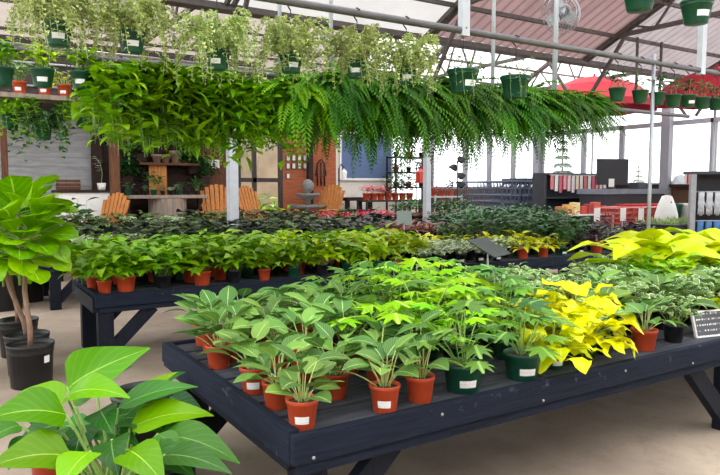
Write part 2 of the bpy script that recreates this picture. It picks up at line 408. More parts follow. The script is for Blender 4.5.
kind('BL', [rosette(30 + i, .11, 15, (.12, .27), (R(20), R(85)), (.085, .125), (.1, .1), leafel=-.35, spread=.03, pr=.0034, lob=9, deep=.5) for i in V5], LBL, STP, 'lime cut-leaf philodendron', 'philodendron', 'cut_leaf_philodendron')
kind('C', [rosette(40 + i, .09, 34, (.05, .19), (R(2), R(84)), (.1, .155), (.105, .15), 'heart', (.5, 1.4), .15, -.15, .03, .003, 6, 2, .3) for i in V5], LC, STP, 'neon yellow philodendron', 'philodendron', 'neon_philodendron')
kind('F', [rosette(50 + i, .1, 12, (.1, .28), (R(15), R(75)), (.3, .44), (.17, .24), 'heart', (.6, 1.3), .25, -.1, .03, .006, 7, 2, .14) for i in range(3)], LF, STP, 'big-leaved lime philodendron', 'philodendron', 'lime_philodendron')
kind('D', [bushy(60 + i, .1, 78, .24, .28, (.1, .15), (.06, .09), 'heart', (.5, 1.2), .22, 4, .0, edge=1.15) for i in V5], LD, STG, 'bright green pothos', 'pothos', 'pothos')
kind('DL', [bushy(70 + i, .1, 78, .23, .27, (.09, .14), (.06, .09), 'heart', (.5, 1.2), .22, 4, .0, edge=1.1) for i in V5], LDL, STP, 'lime green pothos', 'pothos', 'lime_pothos')
kind('E', [bushy(80 + i, .1, 80, .18, .19, (.055, .085), (.036, .052), 'heart', (.5, 1.2), .22, 3, .02) for i in V5], LE, STG, 'cream-marbled pothos', 'pothos', 'marbled_pothos')
kind('G', [rosette(90 + i, .09, 24, (.07, .2), (R(8), R(78)), (.09, .14), (.075, .11), 'heart', (.4, 1.0), .15, -.15, .03, .003, 4) for i in V5], LG, STR, 'dark rex begonia', 'begonia', 'rex_begonia')
kind('G2', [rosette(95 + i, .09, 24, (.07, .2), (R(8), R(78)), (.09, .14), (.075, .11), 'heart', (.4, 1.0), .15, -.15, .03, .003, 4) for i in V5], LG2, STR, 'olive rex begonia', 'begonia', 'rex_begonia')
kind('H', [bushy(100 + i, .09, 70, .16, .1, (.05, .08), (.034, .05), 'ellip', (.4, 1.0), .18, 3, .02) for i in V5], LH, STP, 'white-veined nerve plant', 'nerve plant', 'nerve_plant')
kind('I', [rosette(110 + i, .09, 30, (.01, .04), (R(20), R(85)), (.16, .25), (.022, .034), 'strap', (.3, 1.0), .35, 0.1, .02, .003, 4) for i in V5], LI, STR, 'pink-brown bromeliad', 'bromeliad', 'bromeliad')
kind('J', [bushy(120 + i, .1, 80, .24, .34, (.08, .13), (.035, .055), 'lance', (.4, 1.1), .25, 3, .03) for i in V5], LJ, STG, 'dark glossy leafy plant', 'potted plant', 'glossy_leaf_plant')
kind('K', [bushy(130 + i, .09, 48, .13, .15, (.05, .08), (.035, .05), 'round', (.3, .9), .15, 3, .02) for i in V5], LK, STG, 'grey-green peperomia', 'peperomia', 'peperomia')
kind('R', [bushy(140 + i, .09, 48, .15, .24, (.06, .1), (.04, .055), 'ellip', (.3, .9), .15, 3, .02) for i in V5], LR, STR, 'purple-black leafy plant', 'potted plant', 'dark_leaf_plant')
kind('JJ', [bushy(170 + i, .1, 260, .36, .62, (.09, .15), (.05, .075), 'ellip', (.4, 1.2), .25, 3, .0, edge=1.0) for i in range(2)], LJ, STG, 'dark leafy shrub', 'shrub', 'leafy_shrub')
kind('DD', [bushy(174 + i, .1, 220, .34, .5, (.09, .14), (.035, .05), 'lance', (.4, 1.2), .25, 3, .0, edge=1.0) for i in range(2)], LD, STG, 'bright leafy shrub', 'shrub', 'leafy_shrub')
kind('N', [rosette(150 + i, .09, 24, (.05, .16), (R(10), R(80)), (.09, .14), (.05, .075), 'heart', (.4, 1.2), .2, -.1, .03, .003, 4) for i in V5], LC, STP, 'neon yellow pothos', 'pothos', 'neon_pothos')
def pk(i):
    a, b = bushy(160 + i, .09, 40, .16, .12, (.06, .09), (.05, .07), 'round', (.3, .9), .15, 3, .02); return a, b
kind('P', [bushy(165 + i, .09, 50, .14, .14, (.035, .055), (.03, .045), 'round', (.2, .9), .15, 2, .02) for i in V5], PINK, STG, 'pink-flowered begonia', 'begonia', 'flowering_begonia')
PLANTS = []   # everything on the benches, labelled by row at the end
POTWORD = {'red': 'red pot', 'green': 'large green pot', 'gsmall': 'green pot', 'black': 'black pot', 'redl': 'red pot'}
rng = random.Random(7)
def plant(key, pot, x, y, z, sc=1.0, bench=None, row=None, rz=None, label_az=None, full=True, dz=0.0, note=None):
    var, desc, cat, name = KINDS[key]; lm, sm = var[rng.randrange(len(var))]
    rz = rng.uniform(0, 6.28) if rz is None else rz
    t = thing(name, (x, y, z), None, None, None, 0, sc)
    p = put('pot', MESH['pot_' + pot], t)
    if full: put('soil', MESH['soil_' + pot], p)
    if label_az is not None: put('price_label', MESH['tag_' + pot], p, rz=label_az)
    lo = (0, 0, PH[pot] - .115 + dz)
    f = put('foliage', lm, t, lo, rz=rz)
    if sm and full: put('stems', sm, f)
    t['category'] = cat
    PLANTS.append([t, bench, row, x, desc + (' in ' + POTWORD[pot]), note])
    return t
# ================================================================== THE SETTING
def floor_mat():
    t = NT('concrete_floor'); co = t.objco()
    n1 = t.noise(.55, co, 4.0, .6); n2 = t.noise(5.0, co, 6.0, .7); n3 = t.noise(40.0, co, 3.0, .6)
    col = t.mix(t.ramp(n1, .35, .65), c4(srgb(132, 116, 102)), c4(srgb(184, 166, 147)))
    col = t.mix(t.math('MULTIPLY', t.ramp(n2, .5, .75), .45), col, c4(srgb(120, 106, 94)))
    col = t.mix(t.math('MULTIPLY', t.ramp(n3, .55, .75), .25), col, c4(srgb(112, 100, 92)))
    p = t.prin(col, .72); b = t.new('ShaderNodeBump'); b.inputs['Strength'].default_value = .25; b.inputs['Distance'].default_value = .01
    t.l.new(n2, b.inputs['Height']); t.l.new(b.outputs[0], p.inputs['Normal']); return t.finish(p.outputs[0])
struct('floor', MB().box(-7, 18, -7, 16, -.12, 0), floor_mat())
def roof_mat(name, col, stripe, trans, axis=0, freq=34.0, amt=.25):
    t = NT(name); co = t.objco(); sp = t.new('ShaderNodeSeparateXYZ'); t.l.new(co, sp.inputs[0])
    w = t.math('SINE', t.math('MULTIPLY', sp.outputs[axis], freq)); nz = t.noise(2.2, co, 4.0, .6)
    c = t.mix(t.math('MULTIPLY', t.ramp(w, .2, .9), amt), c4(col), c4(stripe)); c = t.mix(t.math('MULTIPLY', t.ramp(nz, .45, .7), .3), c, c4(stripe))
    d = t.new('ShaderNodeBsdfDiffuse'); t.l.new(c, d.inputs[0]); tr = t.new('ShaderNodeBsdfTranslucent'); t.l.new(c, tr.inputs[0])
    mx = t.new('ShaderNodeMixShader'); mx.inputs[0].default_value = trans; t.l.new(d.outputs[0], mx.inputs[1]); t.l.new(tr.outputs[0], mx.inputs[2])
    return t.finish(mx.outputs[0])
roof_white = roof_mat('white_translucent_sheet', srgb(152, 150, 150), srgb(132, 126, 122), .7, 0, 5.0, .15)
roof_red_brown = roof_mat('red_brown_corrugated_sheet', srgb(124, 102, 102), srgb(84, 64, 64), .5, 0, 30.0, .55)  # reddish-brown tone with darker stripes and blotches
roof_grey = roof_mat('grey_corrugated_sheet', srgb(132, 124, 126), srgb(94, 84, 86), .6, 0, 30.0, .5)
roof_tan = roof_mat('tan_sheet', srgb(146, 136, 130), srgb(116, 104, 96), .6, 0, 4.0, .2)  # darker tan tone for the left part of the far slope
roof_clear = roof_mat('clear_poly_sheet', srgb(246, 246, 248), srgb(226, 222, 220), .85, 0, 4.0, .1)
EV, EZ, RV, RZ = 6.2, 3.95, 3.1, 5.35
def sheet(name, x0, x1, ya, za, yb, zb, mat, corr=True):
    m = MB(); L = x1 - x0; n = max(2, int(L / .105)) if corr else 2; th = .02; top = []; bot = []
    for k in range(n + 1):
        x = x0 + L * k / n; o = .018 * (1 if k % 2 else -1) if corr else 0
        top.append((m.vert((x, ya, za + o + th)), m.vert((x, yb, zb + o + th)))); bot.append((m.vert((x, ya, za + o)), m.vert((x, yb, zb + o))))
    for k in range(n):
        m.face([bot[k][0], bot[k][1], bot[k + 1][1], bot[k + 1][0]])
    return struct(name, m, mat)
UA, UB, UC, UD, UX = 2.18, 5.47, 9.16, 12.8, -1.2
sheet('ceiling_white_sheet', -4.5, UB, EV, EZ, RV, RZ, roof_white, False)
sheet('ceiling_red_brown_sheet', UB, UC, EV, EZ, RV, RZ, roof_red_brown)
sheet('ceiling_grey_sheet', UC, 15, EV, EZ, RV, RZ, roof_grey)
sheet('ceiling_near_slope', -4.5, 15, RV, RZ, 0, EZ, roof_clear, False)
sheet('ceiling_far_bay_slope', -4.5, 15, 6.3, EZ, 9.35, RZ, roof_clear, False)
sheet('ceiling_far_bay_back_slope', 7.2, 15, 9.35, RZ, 12.5, EZ, roof_clear, False)
sheet('ceiling_far_bay_tan_slope', -4.5, 7.2, 9.35, RZ, 12.5, EZ, roof_tan, False)
def truss(x, y0, ym, y1):
    m = MB(); w = .07
    for dx in (-.05, .05):
        m.bar((x + dx, y1, EZ - .05), (x + dx, ym, RZ - .05), .045, .07); m.bar((x + dx, ym, RZ - .05), (x + dx, y0, EZ - .05), .045, .07)
    zc = EZ + .28; h = (RZ - EZ) / (ym - y0)
    ya = y0 + .28 / h; yb = y1 - .28 / h
    m.bar((x, ya, zc), (x, yb, zc), .06, .07)
    N = 6
    for k in range(N):
        a = ya + (yb - ya) * k / N; b = ya + (yb - ya) * (k + .5) / N; zt = RZ - .07 - abs(b - ym) * h; m.bar((x, a, zc), (x, b, zt), .035); c = ya + (yb - ya) * (k + 1) / N; m.bar((x, b, zt), (x, c, zc), .035)
    # knee braces down to the posts
    m.bar((x, y1 - .9, zc), (x, y1 - .05, EZ - .85), .05); m.bar((x, y0 + .9, zc), (x, y0 + .05, EZ - .85), .05)
    return struct('ceiling_truss', m, darksteel)
for x in (UX, UA, UB, UC, UD): truss(x, 0, RV, EV); truss(x, 6.3, 9.35, 12.45)
def pillar(x, y, w, h, mat=greypaint):
    m = MB().box(x - w / 2, x + w / 2, y - w / 2, y + w / 2, 0, h); m.box(x - w, x + w, y - w, y + w, 0, .015); return struct('pillar', m, mat)
for px, w in ((232.5, .165), (427, .125)): pillar(on_y(px, 190, 9.05).x, 9.05, w, 3.3)
pillar(-4.3, EV, .1, EZ); pillar(14.6, EV, .1, EZ)
struct('ceiling_gutter', MB().box(-4.5, 15, EV - .06, EV + .16, EZ - .1, EZ - .02), darksteel)
for y, z in ((5.5, EZ + .28), (4.6, EZ + .66), (3.8, EZ + 1.02)): struct('ceiling_purlin', MB().bar((-4.5, y, z), (15, y, z), .05, .06), darksteel)
for y, z in ((12.0, EZ + .18), (11.4, EZ + .44), (10.7, EZ + .76), (10.0, EZ + 1.06), (11.4, EZ - .1), (9.9, EZ - .12)): struct('ceiling_purlin', MB().tube([(-4.5, y, z), (15, y, z)], .032, 6), darksteel)
# back wall, a run of different panels along x
WB = 12.5
def wall(name, x0, x1, z0, z1, mat, y=WB, th=.12): return struct(name, MB().box(x0, x1, y, y + th, z0, z1), mat)
def bx(px, y=WB): return on_y(px, 180, y).x
wall('wall_back_upper', -5, bx(430), 2.95, EZ, darksiding)
xs = {k: bx(k) for k in (8, 92, 122, 200, 237, 283, 311, 336, 392, 432)}
wall('wall_back_grey_panel', -5, xs[92], 0, 2.95, greysiding)
wall('wall_back_brown_panel', xs[92], xs[200], 0, 2.95, darkwood)
wall('wall_back_dark_panel', xs[200], xs[237], 0, 2.95, brownwood)
wall('wall_back_red_panel', xs[283], xs[311], 0, 2.95, redwood)
wall('wall_back_orange_panel', xs[311], xs[336], 0, 2.95, redwood)
wall('wall_back_cream_panel', xs[336], xs[392], 0, 2.95, cream)
wall('wall_back_cream_end', xs[392], xs[432], 0, 1.2, cream)
m = MB()
for k in range(14):
    z = .3 + k * .2; m.box(xs[92], xs[200], WB - .03, WB, z, z + .13)
struct('trim_1', m, darkwood)
m = MB()
for k in range(15): m.box(-5, xs[92], WB - .014, WB, .02 + k * .195, .2 + k * .195)
struct('trim_2', m, greysiding)
# room seen through the glazed door
wall('wall_back_beyond', xs[237] - 1.5, xs[283] + 3.2, -.2, 3.6, plain('warm_tan_wall', srgb(184, 168, 146), .9, var=.2, scale=2.0), 15.2)
# glass
def glass_mat():
    t = NT('window_glass'); tr = t.new('ShaderNodeBsdfTransparent'); g = t.new('ShaderNodeBsdfGlossy'); g.inputs['Roughness'].default_value = .03
    f = t.new('ShaderNodeFresnel'); f.inputs[0].default_value = 1.3
    mx = t.new('ShaderNodeMixShader'); t.l.new(f.outputs[0], mx.inputs[0]); t.l.new(tr.outputs[0], mx.inputs[1]); t.l.new(g.outputs[0], mx.inputs[2]); return t.finish(mx.outputs[0])
glass = glass_mat()
XR = 15.0
# glazed shop door on the back wall with a dark frame
def framed(name, x0, x1, z0, z1, mulls, rails, mat, y=WB, w=.09, fw=.1):
    m = MB(); m.box(x0, x0 + fw, y, y + w, z0, z1); m.box(x1 - fw, x1, y, y + w, z0, z1); m.box(x0, x1, y, y + w, z1 - fw, z1); m.box(x0, x1, y, y + w, z0, z0 + fw)
    for a in mulls: m.box(a - fw / 2, a + fw / 2, y + .01, y + w - .01, z0, z1)
    for a in rails: m.box(x0, x1, y + .01, y + w - .01, a - fw / 2, a + fw / 2)
    o = struct(name, m, mat); g = MB().box(x0 + fw * .5, x1 - fw * .5, y + w / 2, y + w / 2 + .012, z0 + fw * .5, z1 - fw * .5).build('pane', glass, o); return o
framed('door_1', xs[237], xs[283], .02, 2.95, [bx(255), bx(282)], [on_y(260, 180, WB).z], plain('dark_frame', srgb(58, 44, 42), .6))
# far glazing right of the shop, then the right-hand wall, both above a brown wainscot
mullgrey = plain('grey_window_frame', srgb(150, 150, 158), .5, .1, .05)
wains = wood('dark_brown_wainscot', srgb(78, 58, 46), srgb(112, 84, 66), 2, 3.0, .8, 10)
ed = [xs[432]] + [bx(p) for p in (466, 490, 514, 536)] + [XR]
for i in range(len(ed) - 1): framed('window_%d' % (i + 1), ed[i], ed[i + 1], 1.5, EZ - .45, [], [], mullgrey, fw=.07)
wall('wall_back_wainscot', xs[432], XR, 0, 1.5, wains)
wall('wall_back_header', xs[432], XR, EZ - .45, EZ, mullgrey)
yr = [WB, 10.9, 9.6, 8.3, 7.0, 5.7, 4.4, 3.1, 1.8, .5, -.8]
for i in range(len(yr) - 1):
    a, b = yr[i + 1], yr[i]; m = MB(); fw = .07; z0, z1 = 1.6, 3.27
    m.box(XR, XR + .09, a, a + fw, z0, z1); m.box(XR, XR + .09, b - fw, b, z0, z1); m.box(XR, XR + .09, a, b, z0, z0 + fw); m.box(XR, XR + .09, a, b, z1 - .12, z1)
    m.box(XR, XR + .09, a, b, 3.95, 4.0)
    o = struct('window_%d' % (i + 10), m, mullgrey); MB().box(XR + .04, XR + .052, a + .03, b - .03, z0 + .03, 3.97).build('pane', glass, o)
struct('wall_right_wainscot', MB().box(XR, XR + .12, -.8, WB, 0, 1.6), wains)
struct('trim_3', MB().box(XR - .14, XR + .14, -.8, WB, 1.56, 1.63), darkwood)
q = on_x(666, 150, XR - .1)
struct('pillar', MB().box(XR - .2, XR - .02, q.y - .14, q.y + .1, 0, 4.2), mullgrey)
# thin steel tubes that come down from the roof
def post_at(px, y, z0, z1, r, mat=steel):
    p = on_y(px, 60, y); return struct('pillar', MB().tube([(p.x, p.y, z0), (p.x, p.y, z1)], r, 8), mat)
for px_, r_ in ((493, .022), (555, .03), (280, .018), (331, .02)): post_at(px_, 3.27, 2.55, 5.3, r_, greypaint)
post_at(654, 2.15, 0, 2.95, .02, steel)
for px, z0 in ((637, 3.2), (661, 3.15)):
    post_at(px, 5.4, z0, EZ + .3, .025, darksteel)

# ================================================================== BENCHES
def bench(label, x0, x1, y0, y1, zt, legs, leg_y, nscrew=0):
    t = thing('plant_bench', ((x0 + x1) / 2, (y0 + y1) / 2, 0), label, 'plant bench')
    ox, oy = (x0 + x1) / 2, (y0 + y1) / 2; a, b, c, d = x0 - ox, x1 - ox, y0 - oy, y1 - oy
    def rim(*e, mat): MB().box(*e).build('rim_board', mat, t, bevel=.005)
    rim(a, b, c, c + .04, zt - .115, zt, mat=bench_m); rim(a, b, d - .04, d, zt - .115, zt, mat=bench_m)
    rim(a - .002, a + .04, c + .041, d - .041, zt - .13, zt + .012, mat=bench_y); rim(b - .04, b, c + .041, d - .041, zt - .115, zt, mat=bench_y)
    MB().box(a + .03, b - .03, c + .018, c + .055, zt - .165, zt - .118).build('lower_rail', bench_m, t, bevel=.004)
    n = max(4, int(round((y1 - y0 - .09) / .2))); wd = (y1 - y0 - .09) / n
    for k in range(n):
        yy = c + .045 + k * wd; MB().box(a + .045, b - .045, yy + .004, yy + wd - .034, zt - .03, zt - .008).build('deck_board', deck_m, t, bevel=.003)
    for lx in legs:
        lx -= ox; s = 1 if lx < 0 else -1
        MB().box(lx - .02, lx + .02, leg_y[0] - oy - .04, leg_y[1] - oy + .04, zt - .16, zt - .032).build('cross_beam', bench_leg, t)
        for ly in leg_y:
            y = ly - oy
            MB().box(lx - .03 + s * .051, lx + s * .051 + .1, y - .05, y + .05, 0, zt - .118).build('leg', bench_leg, t, bevel=.004)
            sb = -1 if abs(lx) < (x1 - x0) * .3 else s
            MB().bar((lx + s * .07 + sb * .03, y, .1), (lx + s * .07 + sb * .43, y, zt - .15), .11, .06, up=(0, 1, 0)).build('brace', bench_leg, t, bevel=.004)
    for k in range(nscrew):
        MB().lathe([(0, 0), (.007, 0), (.007, .003), (0, .004)], 8, M=Matrix.Translation((a + .08 + k * .62, c - .0005, zt - .095 + (k % 2) * .05)) @ Matrix.Rotation(R(90), 4, 'X')).build('screw', steel, t)
    return t
ZT = .64
B1 = bench('front dark navy timber bench with potted philodendrons spread over it', 0, 6.2, 0, 1.75, ZT, (.03, 3.07, 6.1), (.12, 1.5), 8)
B2 = bench('second dark timber bench behind front one, crowded with bright green pothos', 0, 8.4, 3.76, 5.0, ZT, (.0, 3.0, 6.0, 8.35), (3.85, 4.66))
B3 = bench('third dark timber bench covered in dark-leaved begonias', -.1, 10.3, 6.86, 8.45, .66, (0, 3.4, 6.8, 10.2), (6.95, 8.2))
B4 = bench('farthest dark bench of begonias before the shop front', .3, 10.0, 9.55, 10.65, .78, (.4, 3.4, 6.8, 9.9), (9.65, 10.5))
PZ = ZT - .008
# ------------------------------------------------ front bench plants
LAZ = R(-112)
def fp(key, pot, x, y, sc=1.0, lab=True, row='front', rz=None):
    return plant(key, pot, x, y, PZ, sc, 'front bench', row, rz, (LAZ + rng.uniform(-.3, .3)) if lab else None)
fp('A', 'red', .085, .1, 1.0); fp('A', 'red', .46, .08, 1.0); fp('A', 'red', .66, .1, 1.0, False)
fp('B', 'green', .92, .12); fp('B', 'green', 1.29, .11); fp('C', 'gsmall', 1.56, .15, .95)
fp('C', 'gsmall', 1.86, .2, 1.1, False); fp('A', 'redl', 2.3, .14, 1.0, False); fp('E', 'black', 2.02, .2, .7, False)
fp('C', 'gsmall', 2.1, .46, 1.35, False, 'second'); 
for x, y, p in ((.1, .36, 'red'), (.37, .34, 'red')): fp('A', p, x, y, 1.0, False, 'second')
fp('A', 'red', .62, .36, 1.05, False, 'second'); fp('A', 'red', .85, .4, 1.0, False, 'second'); fp('BL', 'green', 1.15, .42, .95, False, 'second'); fp('B', 'green', 1.5, .43, .95, False, 'second')
fp('C', 'gsmall', 1.82, .48, 1.1, False, 'second')
for i, x in enumerate((2.32, 2.6, 2.9, 3.2, 3.5, 3.8)): fp('E' if i % 2 else 'A', 'black', x, .42, 1.1, False, 'second')
fp('E', 'black', 2.62, .16, 1.0, False); fp('F', 'green', 3.25, .2, .6, False); fp('E', 'black', 3.55, .15, 1.0, False)
rows = [('third', .66), ('fourth', .92), ('fifth', 1.18), ('sixth', 1.42), ('seventh', 1.6)]
fp('A', 'red', .1, .6, 1.05, True, 'third')
fp('A', 'red', .11, 1.08, 1.05, False, 'fourth.5')
PLANTS[-1][2] = 'fourth'
for rn, y in rows:
    x = .2 if rn in ('fifth', 'sixth', 'seventh') else .36; 
    while x < 5.9:
        v = rng.random(); xl = x - .35 * (y - .6)
        if rn in ('sixth', 'seventh') and 2.8 < x < 3.42: x += .2; continue   # gap in the planting where the floor shows
        if xl < .75: k = 'A'
        elif xl < 1.85: k = 'B' if v < .62 else ('BL' if v < .92 else 'D')
        elif xl < 2.6: k = 'E' if y > .8 else ('C' if v < .5 else 'E')
        elif xl < 3.4: k = 'E' if v < .7 else 'A'
        else: k = 'E' if v < .5 else 'D'
        if xl > 3.75 and y > 1.1 and rn in ('fifth', 'seventh'): k = 'F'
        big = k in ('F',)
        pot = {'A': 'red', 'B': 'green', 'BL': 'green', 'E': 'black', 'C': 'gsmall', 'D': 'gsmall', 'F': 'green'}[k]
        fp(k, pot, min(5.95, x + rng.uniform(-.03, .03)), y + rng.uniform(-.025, .025), (1.08 if k != 'F' else 1.22) * rng.uniform(.92, 1.1), False, rn)
        x += .42 if big else (.245 if k in 'AE' else .27)
# ------------------------------------------------ second bench plants
def sp_(key, pot, x, y, sc=1.0, row='front', lab=False): return plant(key, pot, x, y, PZ, sc, 'second bench', row, None, (LAZ + rng.uniform(-.3, .3)) if lab else None)
for x, k, p, s, lab in ((.1, 'D', 'red', 1, 0), (.28, 'D', 'redl', 1.2, 0), (.62, 'D', 'black', 1.15, 0), (.98, 'D', 'redl', 1.15, 0), (1.3, 'D', 'black', 1.1, 0), (1.62, 'D', 'red', 1.0, 0),
                        (1.95, 'D', 'gsmall', 1.1, 0), (2.28, 'DL', 'black', 1.1, 0), (2.6, 'D', 'gsmall', 1.1, 0), (2.95, 'DL', 'gsmall', 1.1, 0), (3.25, 'BL', 'red', .85, 0), (3.6, 'H', 'black', 1.1, 1),
                        (3.9, 'H', 'black', 1.1, 1), (4.2, 'H', 'black', 1.1, 1), (4.5, 'H', 'black', 1.1, 1), (4.8, 'H', 'black', 1.0, 1), (5.28, 'N', 'red', 1.2, 0), (5.66, 'N', 'red', 1.2, 0),
                        (6.05, 'J', 'gsmall', 1.0, 1), (6.4, 'R', 'black', 1.0, 1), (6.75, 'R', 'redl', 1.25, 0), (7.1, 'R', 'black', 1.05, 1), (7.42, 'K', 'red', 1.1, 0), (7.7, 'K', 'red', 1.1, 1), (8.0, 'K', 'redl', 1.3, 1), (8.25, 'K', 'redl', 1.1, 0)):
    sp_(k, p, x, 3.9 if x < 5 else 3.93, s, 'front', (LAZ + rng.uniform(-.3, .3)) if lab else None)
for rn, y in (('second', 4.16), ('third', 4.42), ('fourth', 4.68), ('back', 4.88)):
    x = .06
    while x < 8.3:
        v = rng.random(); xx = x - (y - 3.9) * .5
        if xx < 1.5: k = 'D'
        elif xx < 3.0: k = 'DL' if v < .65 else 'D'
        elif xx < 3.6: k = 'H' if v < .5 else 'DL'
        elif xx < 4.4: k = 'H' if y < 4.5 else 'N'
        elif xx < 5.3: k = 'N' if y > 4.3 else 'H'
        elif xx < 6.1: k = 'J' if y > 4.3 else 'N'
        elif xx < 6.8: k = 'J' if v < .5 else 'R'
        else: k = 'K' if v < .5 else 'R'
        if xx > 4.2 and xx < 6 and y > 4.8: k = 'J'
        sp_(k, 'black' if k not in 'DN' else ('gsmall' if v < .5 else 'red'), x + rng.uniform(-.03, .03), y + rng.uniform(-.02, .02), rng.uniform(1.05, 1.3), rn)
        x += .3
# ------------------------------------------------ third and farthest bench
for rn, y in (('front', 7.02), ('second', 7.34), ('third', 7.66), ('fourth', 7.98), ('back', 8.28)):
    x = .08
    while x < 10.1:
        v = rng.random()
        if x < 1.6: k = 'G2' if v < .55 else ('H' if y < 7.5 else 'G')
        elif x < 3.4: k = 'G' if v < .7 else 'G2'
        elif x < 5.2: k = 'G2' if v < .45 else 'G'
        elif x < 7.1: k = 'I' if v < .8 else 'G'
        elif x < 9.6: k = 'J'
        else: k = 'R'
        plant(k, 'black', x, y + rng.uniform(-.03, .03), .652, rng.uniform(1.15, 1.5) * (.82 if k == 'J' else 1), 'third bench', rn, None, None, False)
        x += .36
for rn, y in (('front', 9.75), ('middle', 10.1), ('back', 10.45)):
    x = .5
    while x < 9.9:
        v = rng.random()
        if x < 2.6: k = 'G2' if v < .6 else 'H'
        elif x < 5.6: k = 'G' if v < .5 else 'G2'
        elif x < 7.6: k = 'P' if v < .55 else 'G2'
        else: k = 'I' if v < .6 else 'J'
        plant(k, 'black', x, y, .772, rng.uniform(1.05, 1.3), 'farthest bench', rn, None, None, False)
        x += .4
# ------------------------------------------------ bench signs
grey_sign = plain('grey_green_sign_back', srgb(132, 146, 138), .6, var=.05); dk_sign = plain('slate_sign', srgb(70, 82, 76), .6, var=.08)
def sign(label, px, py, y, zb, w, h, mat, tilt, rz):
    p = on_y(px, py, y); t = thing('bench_sign', (p.x, p.y, zb), label, 'sign', None, rz); H = p.z - zb
    MB().tube([(0, 0, 0), (0, 0, H)], .012, 8).build('post', white_m, t)
    MB().box(-w / 2, w / 2, -.006, .006, -h / 2, h / 2, M=Matrix.Translation((0, -.02, H)) @ Matrix.Rotation(R(tilt), 4, 'X')).build('board', mat, t, bevel=.003)
sign('upright grey-green sign on white post among pink-brown bromeliads', 404, 218, 6.92, .652, .26, .25, grey_sign, -10, R(-25))
sign('slate sign tilted back on white post rising between front and second bench', 488, 247, 3.5, 0, .52, .38, dk_sign, -62, R(24))
def chalk():
    t = NT('sign_with_white_lines'); co = t.objco(); sp = t.new('ShaderNodeSeparateXYZ'); t.l.new(co, sp.inputs[0])
    band = t.math('SINE', t.math('MULTIPLY', sp.outputs[2], 190.0)); mp = t.new('ShaderNodeMapping'); mp.inputs['Scale'].default_value = (90, 1, 30); t.l.new(co, mp.inputs[0]); nz = t.noise(1.0, mp.outputs[0], 2.0)
    f = t.math('MULTIPLY', t.ramp(band, .5, .7), t.ramp(nz, .48, .54)); return t.finish(t.prin(t.mix(f, (.09, .095, .11, 1), (.8, .8, .8, 1)), .5).outputs[0])
p = on_z(708, 345, ZT)
t = thing('plant_sign', (p.x + .3, .1, PZ), 'framed black care sign with white lines at right end of front bench', 'sign', None, R(-12))
Mx = Matrix.Rotation(R(-16), 4, 'X')
MB().box(-.16, .16, -.004, .004, .01, .155, M=Mx).build('board', chalk(), t)
f = MB()
for e in ((-.17, -.158, 0, .165), (.158, .17, 0, .165), (-.17, .17, 0, .011), (-.17, .17, .154, .165)): f.box(e[0], e[1], -.008, .008, e[2], e[3], M=Mx)
f.build('frame', white_m, t)
# ================================================================== HANGING PLANTS
RAIL1, RAIL2 = 2.15, 3.27
Z1 = on_y(465, 31, RAIL1).z; Z2 = on_y(90, 57, RAIL2).z
def rail(label, y, z, x0, x1, r, hang):
    t = thing('hanging_rail', (0, y, z), label, 'rail')
    MB().tube([(x0, 0, 0), (x1, 0, 0)], r, 8).build('pipe', steel2, t)
    for hx, zt in hang:
        MB().box(hx - .04, hx + .04, -.03, .03, -.045, zt - z).build('hanger', greypaint, t)
steel2 = plain('dull_grey_pipe', srgb(96, 94, 96), .5, .3, .15)
xh = on_y(464, 20, RAIL1).x
rail('upper grey steel pipe carrying the pale variegated baskets', RAIL1, Z1, -5, 9.5, .03, ((xh, 4.85), (xh - 3.6, 4.85), (on_y(702, 45, RAIL1).x, 4.85)))
rail('lower grey steel pipe carrying the row of ferns', RAIL2, Z2, -4.5, 7.8, .026, ((-3.4, 5.2),))
rail('short grey pipe near the roof carrying two large green pots', 1.2, 3.62, .5, 5.6, .03, ((.8, 4.4), (5.2, 4.4)))
def wires(t, rpot, hpot, zp, mat, rail_r=.03):
    """three wires from the pot rim up to a hook over the rail; zp is the rail height above the pot base"""
    m = MB()
    for k in range(3):
        a = k * 2.0944 + .5; m.tube([(rpot * .98 * math.cos(a), rpot * .98 * math.sin(a), hpot - .01), (0, 0, max(hpot + .12, zp - .16))], .003, 3, caps=False)
    m.tube([(0, 0, max(hpot + .12, zp - .16)), (0, 0, zp - .06)], .004, 4)
    m.tube([(0, 0, zp - .06), (0, rail_r + .01, zp - .02), (0, rail_r + .008, zp + .02), (0, 0, zp + rail_r + .008), (0, -rail_r - .008, zp + .015)], .0055, 5)
    m.build('hanger', mat, t)
def hanging(name, label, cat, px, py, y, zrail, pot, foliage, leafm, stemm, group, lab=True, rz=0, fz=None, bowl=1.0):
    p = on_y(px, py, y); t = thing(name, p, label, cat, group)
    h = PH[pot]; r = {'hang': .135, 'hang6': .085, 'hang6r': .08}[pot]
    po = put('pot', MESH['pot_' + pot], t); put('soil', MESH['soil_' + pot], po)
    if lab: put('price_label', MESH['tag_' + pot], po, rz=R(-115 + rng.uniform(-20, 30)))
    lv, st = foliage
    f = put('foliage', lv, t, (0, 0, h - .02 if fz is None else fz), rz=rz)
    if st: put('stems', st, f)
    if zrail: wires(t, r, h, zrail - p.z, blacksteel)
    return t
def mk(gen, lm, sm): return (gen[0].mesh('hanging_leaves', lm), gen[1].mesh('hanging_stems', sm))
VAR = [mk(trailing(200 + i, 130, .1, 0, (.0, .32), (.028, .042), (.017, .028), 'ellip', .016, .22, (.06, .25)), LV, STP) for i in range(3)]
VARNAME = ['far left over the shelf', 'second from left', 'third from left before the slanting truss', 'fourth from left', 'fifth from left above the big fern', 'sixth from left, smallest']
